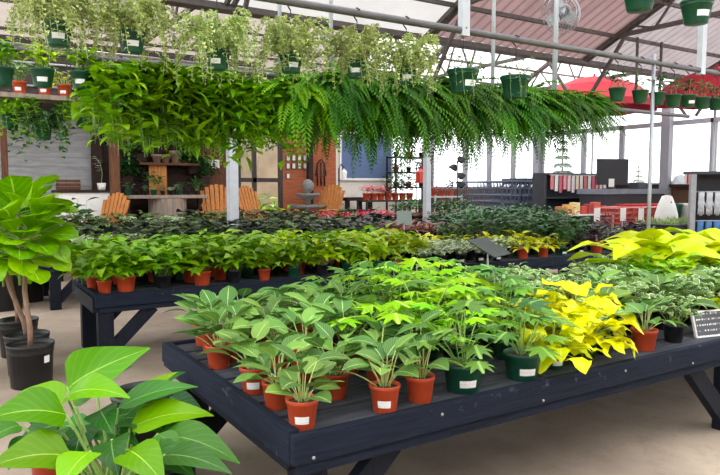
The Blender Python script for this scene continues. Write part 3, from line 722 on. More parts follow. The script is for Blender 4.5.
for i, (px, py) in enumerate(((58, 46), (132, 53), (218, 70), (291, 73), (357, 78), (406, 84))):
    hanging('variegated_hanging_basket', 'pale variegated trailing plant on upper pipe, ' + VARNAME[i], 'hanging basket', px, py, RAIL1, Z1, 'hang6', VAR[i % 3], None, None, 'pale variegated baskets on the upper pipe', rz=i * 1.3)
SPARSE = [mk(trailing(215 + i, 16, .1, 0, (.1, .4), (.03, .05), (.02, .03), 'ellip', .05, .16, (.08, .2)), LK, STG) for i in range(2)]
hanging('hanging_basket', 'wide dark green hanging pot with white label, nearly bare', 'hanging basket', 463, 93, RAIL1, Z1, 'hang', SPARSE[0], None, None, 'green pots on the upper pipe')
hanging('hanging_basket', 'dark green hanging pot with thin trailing stems above ferns', 'hanging basket', 515, 98, RAIL1, Z1, 'hang', SPARSE[1], None, None, 'green pots on the upper pipe', False)
SM = [mk(bushy(220 + i, 0, 26, .14, .2, (.05, .085), (.03, .045), 'ellip', (.4, 1.1), .2, 3, .03), LK if i % 2 else LJ, STG) for i in range(4)]
LSM = [mk(bushy(226 + i, 0, 70, .16, .2, (.06, .1), (.04, .06), 'heart', (.4, 1.1), .2, 3, .02), LDL if i else LD, STG) for i in range(2)]
SMN = ['first of the seven from left', 'second of the seven from left', 'third of the seven from left', 'middle one of the seven', 'third of the seven from right', 'second of the seven from right', 'rightmost of the seven']
for i, (px, py) in enumerate(((617, 101), (640, 103), (657, 105), (673, 107), (688, 107), (702, 109), (716, 110))):
    hanging('small_hanging_pot', 'small green hanging pot with sparse plant, ' + SMN[i], 'hanging pot', px, py, RAIL1, Z1, 'hang6', SM[i % 4], None, None, 'small green pots on the upper pipe', i == 4, i)
for px, py, l, nm in ((639, 11, False, 'left one, cut by the top edge'), (696, 24, True, 'right one, white label')):
    hanging('large_hanging_pot', 'large dark green hanging pot near the roof, ' + nm, 'hanging pot', px, py, 1.2, 3.62, 'hang', SM[0], None, None, 'large green pots near the roof', l)
# ferns and broad-leaved trailers on the lower pipe
FERN = [fernball(230 + i, 190, (.72, 1.12), .105, 26, .023).mesh('fern_fronds', LFERN) for i in range(4)]
FERNB = [fernball(240 + i, 140, (.66, .98), .12, 20, .028).mesh('fern_fronds', LFERN2) for i in range(2)]
POT_ = [mk(trailing(250 + i, 90, .1, 0, (.2, .62), (.09, .14), (.065, .1), 'heart', .055, .2, (.12, .28), seg=4), LD, STG) for i in range(2)]
WID = [mk(trailing(255 + i, 115, .1, 0, (.18, .6), (.14, .21), (.04, .06), 'lance', .05, .22, (.12, .3), seg=4), (LFERN2, LFERN, LFERN2)[i], STG) for i in range(3)]
G4 = 'ferns and trailers on the lower pipe'
hanging('hanging_pothos', 'bright lime pothos trailing from green pot, leftmost on lower pipe', 'hanging basket', 122, 110, RAIL2, Z2, 'hang6', POT_[0], None, None, G4, fz=.13)
hanging('hanging_pothos', 'broad-leaved green trailer with white pot label, second on lower pipe', 'hanging basket', 166, 116, RAIL2, Z2, 'hang6', WID[0], None, None, G4, fz=.13)
hanging('hanging_pothos', 'broad-leaved green trailer above white post, third on lower pipe', 'hanging basket', 212, 120, RAIL2, Z2, 'hang6', WID[2], None, None, G4, rz=2, fz=.13)
hanging('hanging_pothos', 'bright pothos trailing between white post and ferns', 'hanging basket', 256, 121, RAIL2, Z2, 'hang6', POT_[1], None, None, G4, rz=1, fz=.13)
def fern(label, px, py, me, sc, rz, y=RAIL2):
    p = on_y(px, py, y); t = thing('boston_fern', p, label, 'fern', G4)
    po = put('pot', MESH['pot_hang'], t, sc=.8); put('soil', MESH['soil_hang'], po)
    put('foliage', me, t, (0, 0, .13), rz=rz, sc=sc); wires(t, .108, .152, Z2 - p.z, blacksteel, .026)
fern('broad yellow-green fern, first of the ferns from left', 188, 124, FERNB[1], .85, 2.2, RAIL2 + .35)
fern('bright broad fern behind white post, second of the ferns', 236, 126, FERNB[0], .85, .3, RAIL2 + .35)
fern('bright yellow-green fern, third of the ferns from left', 297, 116, FERNB[0], .95, 1.1)
for i, (px, py, s) in enumerate(((332, 114, 1.1), (374, 116, 1.12), (412, 119, 1.1), (448, 122, 1.08), (483, 124, 1.05), (518, 123, 1.0), (549, 123, .94), (576, 122, .8))):
    fern(('dark green boston fern, %s from left of the dark ones' % ORDN[i]) if i < 7 else 'smaller green fern at right end of lower pipe, beside red parasol', px, py, FERN[i % 4], s, i * 1.7)
# shelf of small pots at upper left
pa = on_y(-12, 97, 4.5); pb = on_y(66, 98, 4.5)
t = thing('hanging_shelf', ((pa.x + pb.x) / 2, 4.5, pb.z), 'grey wooden shelf hung by wires at upper left', 'shelf'); hw = (pb.x - pa.x) / 2 + .05
MB().box(-hw, hw, -.14, .14, -.04, 0).build('board', greywood, t)
for sx in (-1, 1):
    m = MB(); m.tube([(sx * hw * .95, -.12, 0), (sx * hw * .95, 0, 1.9)], .005, 4); m.tube([(sx * hw * .95, .12, 0), (sx * hw * .95, 0, 1.9)], .005, 4); m.build('wire', blacksteel, t)
for i, (px, k, nm) in enumerate(((20, 'E', 'left'), (45, 'E', 'middle'), (69, 'N', 'right'))):
    p = on_y(px, 97, 4.45); q = plant(k, 'red', min(p.x, (pa.x + pb.x) / 2 + hw - .07), 4.45, pb.z + .0005, .95, None, None, None, LAZ); q['label'] = 'small plant in red pot on hanging shelf, %s of three' % nm; q['group'] = 'red pots on the hanging shelf'
for i, (px, py, nm) in enumerate(((2, 86, 'at left picture edge'), (43, 87, 'in front of middle red pot'), (82, 89, 'right of the shelf'))):
    hanging('small_hanging_pot', 'leafy plant in small green hanging pot ' + nm, 'hanging pot', px, py, RAIL2, Z2, 'hang6', LSM[i % 2], None, None, 'small green pots on the lower pipe', True, i * 2)
IVY = [mk(trailing(262 + i, 34, .09, 0, (.15, .42), (.05, .08), (.04, .06), 'heart', .045, .16, (.1, .24), seg=3), (LJ, LD, LFERN2)[i], STG) for i in range(3)]
for i, (px, py, nm) in enumerate(((10, 128, 'green trailer under the shelf at left edge'), (43, 140, 'dark ivy trailing from pot under the shelf'), (84, 128, 'light green trailer below lower pipe, left of pothos'))):
    hanging('hanging_ivy', nm, 'hanging basket', px, py, 4.5, pb.z if i < 2 else Z2 + .6, 'hang6', IVY[(1, 0, 2)[i]], None, None, 'trailers under the shelf', False, i)
# ================================================================== FIDDLE LEAF FIGS
potmesh('tub', .175, .34, black_pot, .15, .03); PH['tub'] = .34
def fig(label, P, lean, H, seed, n, rad, lab=False, crown=(.2, .27)):
    rnd = random.Random(seed); t = thing('fiddle_leaf_fig', P, label, 'fig tree', 'fiddle leaf figs in black tubs')
    po = put('pot', MESH['pot_tub'], t); put('soil', MESH['soil_tub'], po)
    if lab: put('price_label', MESH['tag_tub'], po, rz=R(-52), sc=1.0)
    m = MB(); m.smooth = True; pts = [(lean * (k / 7) ** 1.2 + .008 * math.sin(k * 1.7), .006 * math.cos(k * 2.1), .3 + (H - .3) * k / 7) for k in range(8)]
    m.tube(pts, .022, 7, .016); m.build('trunk', bark, t)
    lv = MB(); st = MB(); top = Vector(pts[-1])
    for i in range(n):
        q = i / n; az = i * 2.39996 + rnd.uniform(-.3, .3); zz = top.z - .44 * q + .06
        rr = rad * (.35 + .65 * math.sin(math.pi * min(.8, q + .12))) * rnd.uniform(.25, .55); b = Vector((top.x + math.cos(az) * rr, top.y + math.sin(az) * rr, zz))
        el = R(75) - q * R(80) + rnd.uniform(-.2, .2); petiole(st, (top.x, top.y, zz - .03), b, .006)
        l = rnd.uniform(*crown); leaf(lv, b, az, el, l, l * rnd.uniform(.74, .9), 'obov', rnd.uniform(.5, 1.3), .2, 7, rnd.uniform(-.4, .4), .16, rnd, 2)
    st.tube([top - Vector((0, 0, .55)), top + Vector((0, 0, .05))], .012, 5)
    lv.build('foliage', LX, t); st.build('stems', STG, t)
fig('fiddle leaf fig in nearest black tub with white label', on_z(32, 385, 0), -.05, 1.35, 5, 66, .36, True, (.25, .34))
fig('fiddle leaf fig in second black tub, just behind nearest one', at_depth(27, 337, 5.4) * 1.0 - Vector((0, 0, at_depth(27, 337, 5.4).z)), -.28, 1.3, 6, 40, .34)
p = at_depth(18, 323, 6.0); fig('fiddle leaf fig in farthest black tub at left edge', (p.x, p.y, 0), -.1, 1.2, 8, 40, .34)
for px, D, nm, h in ((3, 8.3, 'tall black nursery pot standing empty at left edge', 1.45), (29, 8.9, 'black nursery pot partly behind bench leg', 1.2)):
    p = at_depth(px, 300, D); t = thing('nursery_pot', (p.x, p.y, 0), nm, 'pot'); put('body', MESH['pot_tub'], t, sc=h); s_ = put('soil', MESH['soil_tub'], t, sc=h)
# ================================================================== FOREGROUND PHILODENDRONS
def leaf2(mb, P0, P1, W, bow=.12, roll=0.0, shape='heart', n=10, wave=.05, fold=.22, rnd=random, cols=3, upv=(0, 0, 1)):
    mb.ct = rnd.random(); P0, P1 = Vector(P0), Vector(P1); d = (P1 - P0); L = d.length; d.normalize(); side = d.cross(Vector(upv)).normalized(); nr = side.cross(d)
    sd = side * math.cos(roll) + nr * math.sin(roll); nn = nr * math.cos(roll) - side * math.sin(roll); rows = []; mb.smooth = True
    for k in range(n + 1):
        s = k / n; c = P0 + d * (L * s) + nn * (bow * L * (4 * s * (1 - s)))
        w = max(W * .015, W / 2 * prof(shape, min(.999, s))); row = []
        for j in range(-cols, cols + 1):
            f = j / cols; row.append(mb.vert(c + sd * (f * w) + nn * (abs(f) ** 1.3 * fold * w + wave * w * math.sin(s * 11 + f * 3) * abs(f)), (.5 + .5 * f, s)))
        rows.append(row)
    for a, b in zip(rows, rows[1:]):
        for j in range(2 * cols): mb.face([a[j], a[j + 1], b[j + 1], b[j]])
    mb.smooth = False
# each leaf: where its blade starts and ends, how broad it is, in the camera's depth
FACE = (-syaw * .62, -cyaw * .62, .78)   # these leaves lean out towards the aisle
def bigphil(label, base, leaves, mat, potr, poth, pot_mat, stem_r=.009, group=None):
    rnd = random.Random(3); t = thing('large_philodendron', (base.x, base.y, base.z - poth), label, 'philodendron', group); o = Vector((base.x, base.y, base.z - poth))
    m = MB(); m.lathe([(0, 0), (potr * .78, 0), (potr * .97, poth - .03), (potr * 1.02, poth - .03), (potr * 1.03, poth), (potr * .98, poth), (potr * .95, poth - .05)], 28); po = m.build('pot', pot_mat, t)
    s = MB(); s.lathe([(potr * .96, poth - .05), (0, poth - .04)], 20); s.build('soil', soil_m, po)
    for (x0, y0, d0, x1, y1, d1, wpx, bow, roll, shp, *mi) in leaves:
        a = at_depth(x0, y0, d0); b = at_depth(x1, y1, d1); W = 1.35 * wpx * (d0 + d1) / 2 / F
        lm = MB(); leaf2(lm, a - o, b - o, W, bow, roll, shp, rnd=rnd, upv=FACE); lf = lm.build('leaf', mat if not isinstance(mat, list) else mat[mi[0] if mi else rnd.choice((1, 1, 0))], t)
        sm = MB(); sa = Vector((rnd.uniform(-.03, .03), rnd.uniform(-.03, .03), poth - .045)); sm.smooth = True
        e = a - o; mid = sa.lerp(e, .55) + Vector((0, 0, .12 * (e - sa).length)); pts = []
        for k in range(9):
            u = k / 8; pts.append(sa * (1 - u) ** 2 + mid * 2 * u * (1 - u) + e * u * u)
        sm.tube(pts, stem_r, 6, stem_r * .6); sm.build('stem', STG, lf)
    return t
base = at_depth(112, 512, 2.45)
LV1 = [(68, 388, 2.6, 150, 348, 2.5, 40, .12, -.55, 'heart', 0), (66, 397, 2.5, 130, 398, 2.4, 32, .14, .2, 'heart', 0), (66, 415, 2.35, -14, 420, 2.2, 46, .12, -.2, 'heart', 0),
       (72, 457, 2.2, -12, 468, 2.05, 46, .12, -.2, 'heart', 0), (118, 408, 2.55, 198, 387, 2.65, 24, .1, .25, 'lance'), (100, 410, 2.5, 113, 434, 2.35, 26, .1, 0, 'heart'),
       (130, 428, 2.5, 214, 416, 2.6, 34, .12, .3, 'heart'), (158, 434, 2.4, 181, 458, 2.35, 20, .1, .5, 'heart'), (160, 436, 2.45, 240, 464, 2.35, 32, .12, .25, 'heart'),
       (122, 418, 2.6, 172, 436, 2.5, 30, .12, .3, 'heart'), (165, 455, 2.25, 232, 474, 2.15, 26, .1, .25, 'heart'), (97, 392, 2.75, 133, 366, 2.8, 26, .05, .7, 'heart'),
       (58, 440, 2.45, 12, 452, 2.35, 30, .1, -.3, 'heart'), (60, 405, 2.6, 20, 392, 2.7, 30, .1, -.3, 'heart'), (140, 400, 2.8, 178, 372, 2.85, 22, .05, .5, 'heart'),
       (128, 450, 2.2, 165, 486, 2.05, 34, .12, .2, 'heart'), (90, 452, 2.15, 60, 492, 2.0, 34, .12, -.2, 'heart'), (60, 430, 2.5, 40, 462, 2.3, 30, .12, -.1, 'heart'), (112, 440, 2.3, 118, 476, 2.1, 30, .12, 0, 'heart'), (20, 425, 2.6, -18, 446, 2.5, 34, .1, -.3, 'heart'), (150, 440, 2.5, 206, 448, 2.45, 28, .12, .2, 'lance', 1), (146, 452, 2.35, 196, 478, 2.2, 28, .12, .1, 'heart', 1), (36, 440, 2.6, 8, 470, 2.5, 28, .1, -.1, 'heart', 1), (92, 430, 2.6, 140, 446, 2.5, 26, .12, .2, 'lance', 1), (110, 420, 2.7, 160, 412, 2.75, 22, .1, .3, 'lance', 1), (84, 425, 2.6, 74, 470, 2.4, 30, .1, 0, 'heart', 1)]
bigphil('large glossy philodendron filling lower left corner beside front bench', base, LV1, [LP, LPD], .15, .28, black_pot)
t0 = Vector((base.x, base.y, 0))
def crate(label, P, w, h):
    t = thing('nursery_crate', (P.x, P.y, 0), label, 'crate'); m = MB()
    for k in range(3): m.box(-w, w, -w, -w + .012, h * (k / 3 + .02), h * (k / 3 + .25)); m.box(-w, w, w - .012, w, h * (k / 3 + .02), h * (k / 3 + .25))
    for sx in (-1, 1):
        for k in range(3): m.box(sx * w - .012 * (sx > 0), sx * w + .012 * (sx < 0), -w, w, h * (k / 3 + .02), h * (k / 3 + .25))
    m.build('side_slats', black_pot, t)
    MB().box(-w, w, -w, w, h - .02, h).build('top', black_pot, t)
    for sx in (-1, 1):
        for sy in (-1, 1): MB().box(sx * w - .02, sx * w + .02, sy * w - .02, sy * w + .02, 0, h - .021).build('corner_post', black_pot, t)
crate('black crate under the large glossy philodendron', t0, .19, base.z - .281)
b2 = at_depth(146, 390, 3.3); 
LV2 = [(150, 402, 3.2, 196, 432, 3.1, 22, .1, .2, 'heart'), (140, 405, 3.15, 120, 440, 3.0, 24, .1, -.2, 'heart'), (165, 402, 3.2, 205, 415, 3.15, 22, .1, .2, 'heart'), (160, 388, 3.3, 186, 372, 3.35, 14, .1, .4, 'heart')]
bigphil('dark-leaved philodendron in open black pot behind the large glossy one', b2, LV2, LPD, .17, .34, black_pot)
crate('black crate under the dark-leaved philodendron', b2, .17, b2.z - .341)
b3 = at_depth(58, 432, 3.1)
LV3 = [(58, 425, 3.05, 20, 440, 3.0, 24, .1, -.2, 'heart'), (62, 425, 3.0, 100, 440, 2.95, 24, .1, .2, 'heart'), (52, 422, 3.1, 22, 410, 3.15, 22, .1, -.2, 'heart'), (60, 440, 2.95, 48, 470, 2.9, 22, .1, 0, 'heart')]
bigphil('dark green philodendron in red pot glimpsed under the glossy leaves', b3, LV3, LPD, .14, .26, terracotta)
crate('black crate under the red-potted philodendron', b3, .14, b3.z - .261)
# ================================================================== THE SHOP AT THE BACK
def X(px, y, py=185): return on_y(px, py, y).x
def Zp(px, py, y): return on_y(px, py, y).z
dark_m = plain('black_paint', srgb(34, 34, 38), .5); charcoal = plain('charcoal_steel', srgb(62, 64, 70), .5, .2)
# posts
for px, w, y, zt, mat, nm in ((97, .2, 12.46, 2.9, darkwood, 'a'), (115, .17, 11.3, 2.55, brownwood, 'b'), (5.5, .11, 11.6, 2.9, brownwood, 'c'), (310, .13, 12.3, 2.95, darkwood, 'd')):
    x = X(px, y); m = MB().box(x - w / 2, x + w / 2, y - w / 2, y + w / 2, 0, zt); m.box(x - w * .75, x + w * .75, y - w * .75, y + w * .75, zt - .12, zt); struct('pillar', m, mat, .008)
wall('wall_back_fascia', -5, X(262, 11.0), 3.1, 4.2, darksiding, 11.0, .1)
for i_, z_ in enumerate((3.35, 3.75, 4.05)): struct('trim_%d' % (4 + i_), MB().tube([(-5, 10.95, z_), (X(262, 11.0), 10.95, z_)], .02, 6), steel)
for px_, k_, n_ in ((246, 'DD', 'left'), (272, 'DD', 'right')):
    q = plant(k_, 'gsmall', X(px_, 14.0), 14.0, -.2, 2.6, None, None); q['label'] = 'light green shrub seen through the glazed door, %s one' % n_
# white counter
x0, x1 = X(58, 11.75), X(114, 11.75)
t = thing('shop_counter', ((x0 + x1) / 2, 11.98, 0), 'white-fronted counter with dark wooden top below the grey siding', 'counter'); hw = (x1 - x0) / 2
MB().box(-hw, hw, -.3, .3, 0, 1.45).build('body', white_m, t); MB().box(-hw - .05, hw + .05, -.34, .34, 1.45, 1.5).build('top', darkwood, t)
x = X(68, 12); t = thing('wooden_crate', (x, 11.98, 1.5), 'small brown wooden crate on the white counter', 'crate')
m = MB()
for k in range(3):
    for s in (-1, 1): m.box(-.2, .2, s * .13 - .01, s * .13 + .01, .01 + k * .07, .065 + k * .07); m.box(s * .2 - .01, s * .2 + .01, -.12, .12, .01 + k * .07, .065 + k * .07)
m.build('slats', brownwood, t); MB().box(-.19, .19, -.12, .12, 0, .01).build('base', brownwood, t)
# white orchid on the counter
x = X(102, 11.9); t = thing('orchid', (x, 11.95, 1.5), 'white orchid in bloom on the counter before dark wood post', 'orchid')
m = MB(); m.lathe([(0, 0), (.07, 0), (.09, .14), (.08, .14), (0, .12)], 14); m.build('pot', white_m, t)
m = MB(); m.smooth = True; st = [(0, 0, .12), (.02, 0, .35), (-.02, 0, .55), (-.12, 0, .68)]; m.tube(st, .007, 5); m.build('stem', STG, t)
m = MB(); r_ = random.Random(4)
for k in range(9):
    c = Vector((-.13 + .028 * k * .6 + r_.uniform(-.05, .05), -.03 + r_.uniform(-.03, .03), .66 - k * .035))
    for j in range(5): leaf(m, c, r_.random() * .4 + j * 1.256, .2, .07, .06, 'round', .3, .1, 2, 0, 0, r_)
m.build('flowers', leaf_mat('white_petal', (.85, .85, .86), (.9, .9, .9), trans=.2), t)
def bush_thing(label, px, y, z, key, pot, sc, cat=None, grp=None):
    q = plant(key, pot, X(px, y), y, z, sc, None, None, None, None); q['label'] = label
    if cat: q['category'] = cat
    if grp: q['group'] = grp
    return q
bush_thing('dark green leafy shrub standing before the white counter', 79, 10.7, 0, 'JJ', 'black', 1.85)
# adirondack chairs
def adirondack(label, px, y, z, rz, sc=1.0):
    t = thing('adirondack_chair', (X(px, y), y, z), label, 'chair', 'wooden adirondack chairs', rz, sc); N = 7
    m = MB()
    for k in range(N):
        a = (k - 3) * .088; top = 1.28 - .016 * (k - 3) ** 2
        b0 = Vector((a * .95, .24, .38)); b1 = Vector((a * 1.22, .24 + .32 * (top - .38) , top)); m.bar(b0, b1, .08, .025, up=(0, -1, .3))
    m.bar((-.36, .41, .82), (.36, .41, .82), .08, .03); m.build('backrest', cedar, t)
    m = MB()
    for k in range(6): m.box(-.33, .33, -.42 + k * .115, -.32 + k * .115, .46 - k * .026, .485 - k * .026)
    m.build('seat', cedar, t)
    for s in (-1, 1):
        MB().box(s * .44 - .08, s * .44 + .08, -.5, .36, .68, .71).build('armrest', cedar, t, bevel=.01)
        MB().box(s * .37 - .025, s * .37 + .025, -.46, -.34, 0, .68).build('leg', cedar, t)
        MB().bar((s * .35, -.42, .4), (s * .35, .62, .06), .035, .13).build('side_rail', cedar, t)
        MB().box(s * .42 - .02, s * .42 + .02, .22, .32, .1, .68).build('leg', cedar, t)
    return t
def platform(label, pxa, pxb, y, d, h):
    a, b = X(pxa, y), X(pxb, y); t = thing('display_platform', ((a + b) / 2, y, 0), label, 'platform'); hw = (b - a) / 2
    m = MB()
    for k in range(6): m.box(-hw, hw, -d + k * d / 3 + .005, -d + (k + 1) * d / 3 - .005, h - .04, h)
    m.build('deck', darkwood, t)
    for s in (-1, 1):
        for u in (-1, 1): MB().box(s * hw * .95 - .05, s * hw * .95 + .05, u * d * .9 - .05, u * d * .9 + .05, 0, h - .041).build('leg', darkwood, t)
platform('low dark platform under the two chairs beside white post', 205, 282, 11.45, .75, .34)
adirondack('slatted cedar chair facing the aisle, just left of white post', 219, 11.4, .3405, R(-14), 1.0)
adirondack('slatted cedar chair before the glazed door, right of white post', 262, 11.4, .3405, R(26), .98)
platform('low dark platform under the chair beside the fountain', 300, 338, 11.35, .7, .34)
adirondack('cedar chair turned sideways between fountain and lantern', 320, 11.3, .3405, R(-68), 1.0)
adirondack('brown chair seen from the side before the white counter', 96, 10.75, .20, R(-60), .98)
platform('low pallet under the chair before the white counter', 82, 112, 10.75, .62, .2)
adirondack('brown chair partly hidden behind the fig crown', 55, 11.25, .0, R(60), 1.12)
# potting table with barrel front
y = 11.9; a, b = X(124, y), X(202, y); zt = Zp(160, 195, y); t = thing('potting_table', ((a + b) / 2, y, 0), 'weathered wooden display table on a barrel-like slatted base', 'table'); hw = (b - a) / 2
MB().box(-hw, hw, -.35, .35, zt - .07, zt).build('tabletop', greywood, t, bevel=.01)
m = MB(); r = (X(184, y) - X(147, y)) / 2
for k in range(22):
    an = k / 22 * 6.283; m.box(r - .03, r, -.12 * r * 1.15, .12 * r * 1.15, 0, zt - .071, M=Matrix.Translation((.06, 0, 0)) @ Matrix.Rotation(an, 4, 'Z') @ Matrix.Diagonal((1, 1, 1, 1)))
m.build('barrel_base', greywood, t)
for s in (-1, 1): MB().box(s * hw * .93 - .05, s * hw * .93 + .05, -.05, .05, 0, zt - .071).build('leg', darkwood, t)
kk = ['K', 'R', 'K', 'J', 'K', 'H', 'K', 'R', 'J']; ow = 'first second third fourth fifth sixth seventh eighth ninth'.split()
for i in range(9):
    px = 128 + i * 8.6
    if 153 < px < 171 and i % 2: pass
    bush_thing('small potted plant on the weathered display table, %s from left' % ow[i], px, y - .15, zt + .0005, kk[i], 'black' if i % 3 else 'gsmall', .85 + .25 * (i % 3 == 0), None, 'plants on the weathered table')
cx = X(162, y); m = MB(); t = thing('cedar_panel', (cx, 12.2, 0), 'upright orange cedar board panel above the display table', 'panel'); wd = (X(171, 12.2) - X(153, 12.2))
for k in range(2): MB().box(-wd / 2 + k * wd / 2 + .006, -wd / 2 + (k + 1) * wd / 2 - .006, -.02, .02, 0, Zp(162, 165, 12.2)).build('board', cedar, t)
y = 12.25; a, b = X(138, y), X(197, y); zs = Zp(165, 163, y); t = thing('wall_shelf', ((a + b) / 2, y, zs), 'thin brown plank shelf with terracotta pots on dark slatted wall', 'shelf')
MB().box(-(b - a) / 2, (b - a) / 2, -.2, .2, -.05, 0).build('board', brownwood, t)
for s in (-1, 1): MB().bar((s * (b - a) * .4, -.15, -.05), (s * (b - a) * .4, .21, -.4), .04).build('bracket', darkwood, t)
clay = plain('old_clay', srgb(150, 118, 106), .85)
for i, (px, nm) in enumerate(((157, 'left'), (166, 'middle'), (175, 'right'))):
    t = thing('clay_pot', (X(px, y), y - .02, zs + .0005), 'empty clay pot on thin plank shelf, %s of three' % nm, 'pot', 'clay pots on the plank shelf'); h = .27 if i == 2 else .18
    MB().lathe([(0, 0), (.07, 0), (.1, h * .72), (.12, h * .72), (.12, h), (.1, h), (.08, h * .3), (0, h * .3)], 14).build('body', clay, t)
for i, (px, z, k) in enumerate(((127, 1.62, 'JJ'), (141, 2.1, 'JJ'), (184, 2.0, 'JJ'), (193, 1.85, 'JJ'), (204, 1.62, 'JJ'))):
    t = thing('wall_planter', (X(px, 12.3), 12.3, z), 'dark bushy plant in wall planter, %s from left on shop wall' % ow[i], 'wall planter', 'dark plants on the shop wall')
    MB().box(-.1, .1, -.12, .16, 0, .16).build('box', darkwood, t, bevel=.005); put('foliage', KINDS[k][0][i % 2][0], t, (0, -.1, 0), sc=.95)
# frames and prints
def picture(label, px, py, wpx, hpx, y, fm, im, grp=None):
    p = on_y(px, py, y); s = (on_y(px + 1, py, y).x - on_y(px, py, y).x); sz = p.z - on_y(px, py + 1, y).z; w, h = wpx * s / 2, hpx * sz / 2
    t = thing('picture_frame', p, label, 'picture', grp); MB().box(-w, w, -.012, .012, -h, h).build('frame', fm, t); MB().box(-w * .78, w * .78, -.016, -.0121, -h * .82, h * .82).build('print', im, t)
dim = plain('dim_print', srgb(120, 120, 124), .5, var=.3, scale=14); whp = plain('white_print', srgb(222, 220, 214), .6, var=.1, scale=30)
for px, nm, fm, im, w in ((203, 'black framed picture on dark wall, left of two white prints', dark_m, dim, 8), (211, 'white print on dark wall, beside the black frame', white_m, whp, 4.5), (217, 'white print on dark wall, nearest the white post', white_m, whp, 4.5)): picture(nm, px, 164, w, 8.5, 12.47, fm, im)
for r_, py in enumerate((158, 166)):
    for c in range(4): picture('small white print on red-brown panel, %s row, %s from left' % (('top', 'lower')[r_], ow[c]), 288 + c * 5.6, py, 3.6, 6, 12.47, dark_m, whp, 'white prints on the red-brown panel')
picture('single white print below the two rows on red-brown panel', 288, 176, 3.4, 5.5, 12.47, dark_m, whp)
# wall ornament, lantern post
p = on_y(321, 172, 12.45); t = thing('wall_ornament', p, 'black wrought-iron arch ornament on orange wooden panel', 'ornament'); m = MB()
for k in range(3): m.tube([((k - 1) * .1, 0, -.35), ((k - 1) * .1, 0, .25 - abs(k - 1) * .06)], .018, 5)
m.tube([(-.15, 0, -.1), (-.1, 0, .22), (0, 0, .32), (.1, 0, .22), (.15, 0, -.1)], .016, 5); m.build('bars', blacksteel, t)
x = X(339, 11.4); t = thing('garden_lantern', (x, 11.4, 0), 'slim black lantern pole with hook beside blue chalkboard', 'lantern')
MB().tube([(0, 0, 0), (0, 0, 2.0), (.06, 0, 2.1), (.14, 0, 2.02)], .016, 6).build('pole', blacksteel, t); m = MB(); m.lathe([(0, 0), (.06, 0), (.075, .16), (.0, .24)], 8, (.14, 0, 1.76), flat=True); m.build('lamp', white_m, t)
# fountain
x = X(305, 11.9); t = thing('stone_fountain', (x, 11.75, 0), 'grey tiered stone fountain with round finial before red-brown panel', 'fountain'); z0 = 0
MB().lathe([(0, 0), (.3, 0), (.3, .1), (.16, .2), (.13, .7), (.2, .9), (0, .9)], 20).build('pedestal', stone, t)
MB().lathe([(0, .9), (.1, .9), (.42, 1.08), (.44, 1.14), (.4, 1.14), (.1, 1.02), (0, 1.02)], 22).build('lower_bowl', stone, t)
MB().lathe([(0, 1.02), (.08, 1.02), (.07, 1.25), (.28, 1.36), (.29, 1.41), (.25, 1.4), (.06, 1.34), (0, 1.34)], 20).build('upper_bowl', stone, t)
m = MB(); m.smooth = True; m.lathe([(0, 1.35), (.05, 1.36), (.06, 1.43), (.13, 1.5), (.15, 1.6), (.1, 1.7), (.03, 1.74), (0, 1.75)], 16); m.build('finial', stone, t)
bush_thing('bright green bushy plant before chairs, left of fountain', 284, 11.0, .0, 'DD', 'gsmall', 1.9)
bush_thing('dark leafy shrub between display table and first cedar chair', 199, 11.0, .0, 'JJ', 'black', 1.45)
# chalkboard
p0, p1 = on_y(341, 178, 12.46), on_y(391, 150, 12.46); t = thing('chalkboard', ((p0.x + p1.x) / 2, 12.46, p0.z), 'large blue-grey board with pale frame on cream wall', 'board'); w = (p1.x - p0.x) / 2
MB().box(-w, w, -.02, .02, 0, 1.15).build('surface', plain('slate_blue', srgb(84, 104, 140), .7, var=.08), t); m = MB()
for e in ((-w - .04, -w, -.05, 1.2), (w, w + .04, -.05, 1.2), (-w, w, -.06, 0), (-w, w, 1.15, 1.2)): m.box(e[0], e[1], -.03, .02, e[2], e[3])
m.build('frame', white_m, t)
# stepped dark display tables
for i, (pa, pb, y, z, nm) in enumerate(((341, 366, 11.9, 1.3, 'upper'), (340, 366, 11.2, 1.02, 'lower'))):
    a, b = X(pa, y), X(pb, y); t = thing('display_table', ((a + b) / 2, y, 0), 'dark wooden %s table of the stepped pair under the board' % nm, 'table'); hw = (b - a) / 2
    MB().box(-hw, hw, -.3, .3, z - .08, z).build('tabletop', darkwood, t)
    for s in (-1, 1):
        for u in (-1, 1): MB().box(s * hw * .9 - .05, s * hw * .9 + .05, u * .24 - .04, u * .24 + .04, 0, z - .081).build('leg', darkwood, t)
# shelf of red pots
def shelf_unit(label, pa, pb, y, zs, mat, d=.2):
    a, b = X(pa, y), X(pb, y); t = thing('plant_stand', ((a + b) / 2, y, 0), label, 'plant stand'); hw = (b - a) / 2
    for z in zs: MB().box(-hw, hw, -d, d, z - .04, z).build('shelf', mat, t)
    for s in (-1, 1):
        for u in (-1, 1): MB().box(s * (hw + .021) - .02, s * (hw + .021) + .02, u * d - .02, u * d + .02, 0, max(zs) + .02).build('upright', mat, t)
    return t
zs = Zp(385, 200, 10.9); shelf_unit('two-tier dark stand holding the row of red pots', 363, 414, 10.9, (zs, zs - .45), dark_m)
for i in range(7):
    px = 366.5 + i * 7.2; bush_thing('pink-leaved plant in red pot on dark stand, %s from left' % ow[i], px, 10.85, zs + .0005, 'P' if i < 3 else 'I' if i < 4 else 'J' if i < 5 else 'R', 'red', 1.45, 'potted plant', 'red pots on the dark stand')
zs2 = [Zp(407, q, 11.9) for q in (187, 172, 157)]; shelf_unit('tall black wire rack of leafy plants beside metal post', 392, 426, 11.9, zs2, blacksteel)
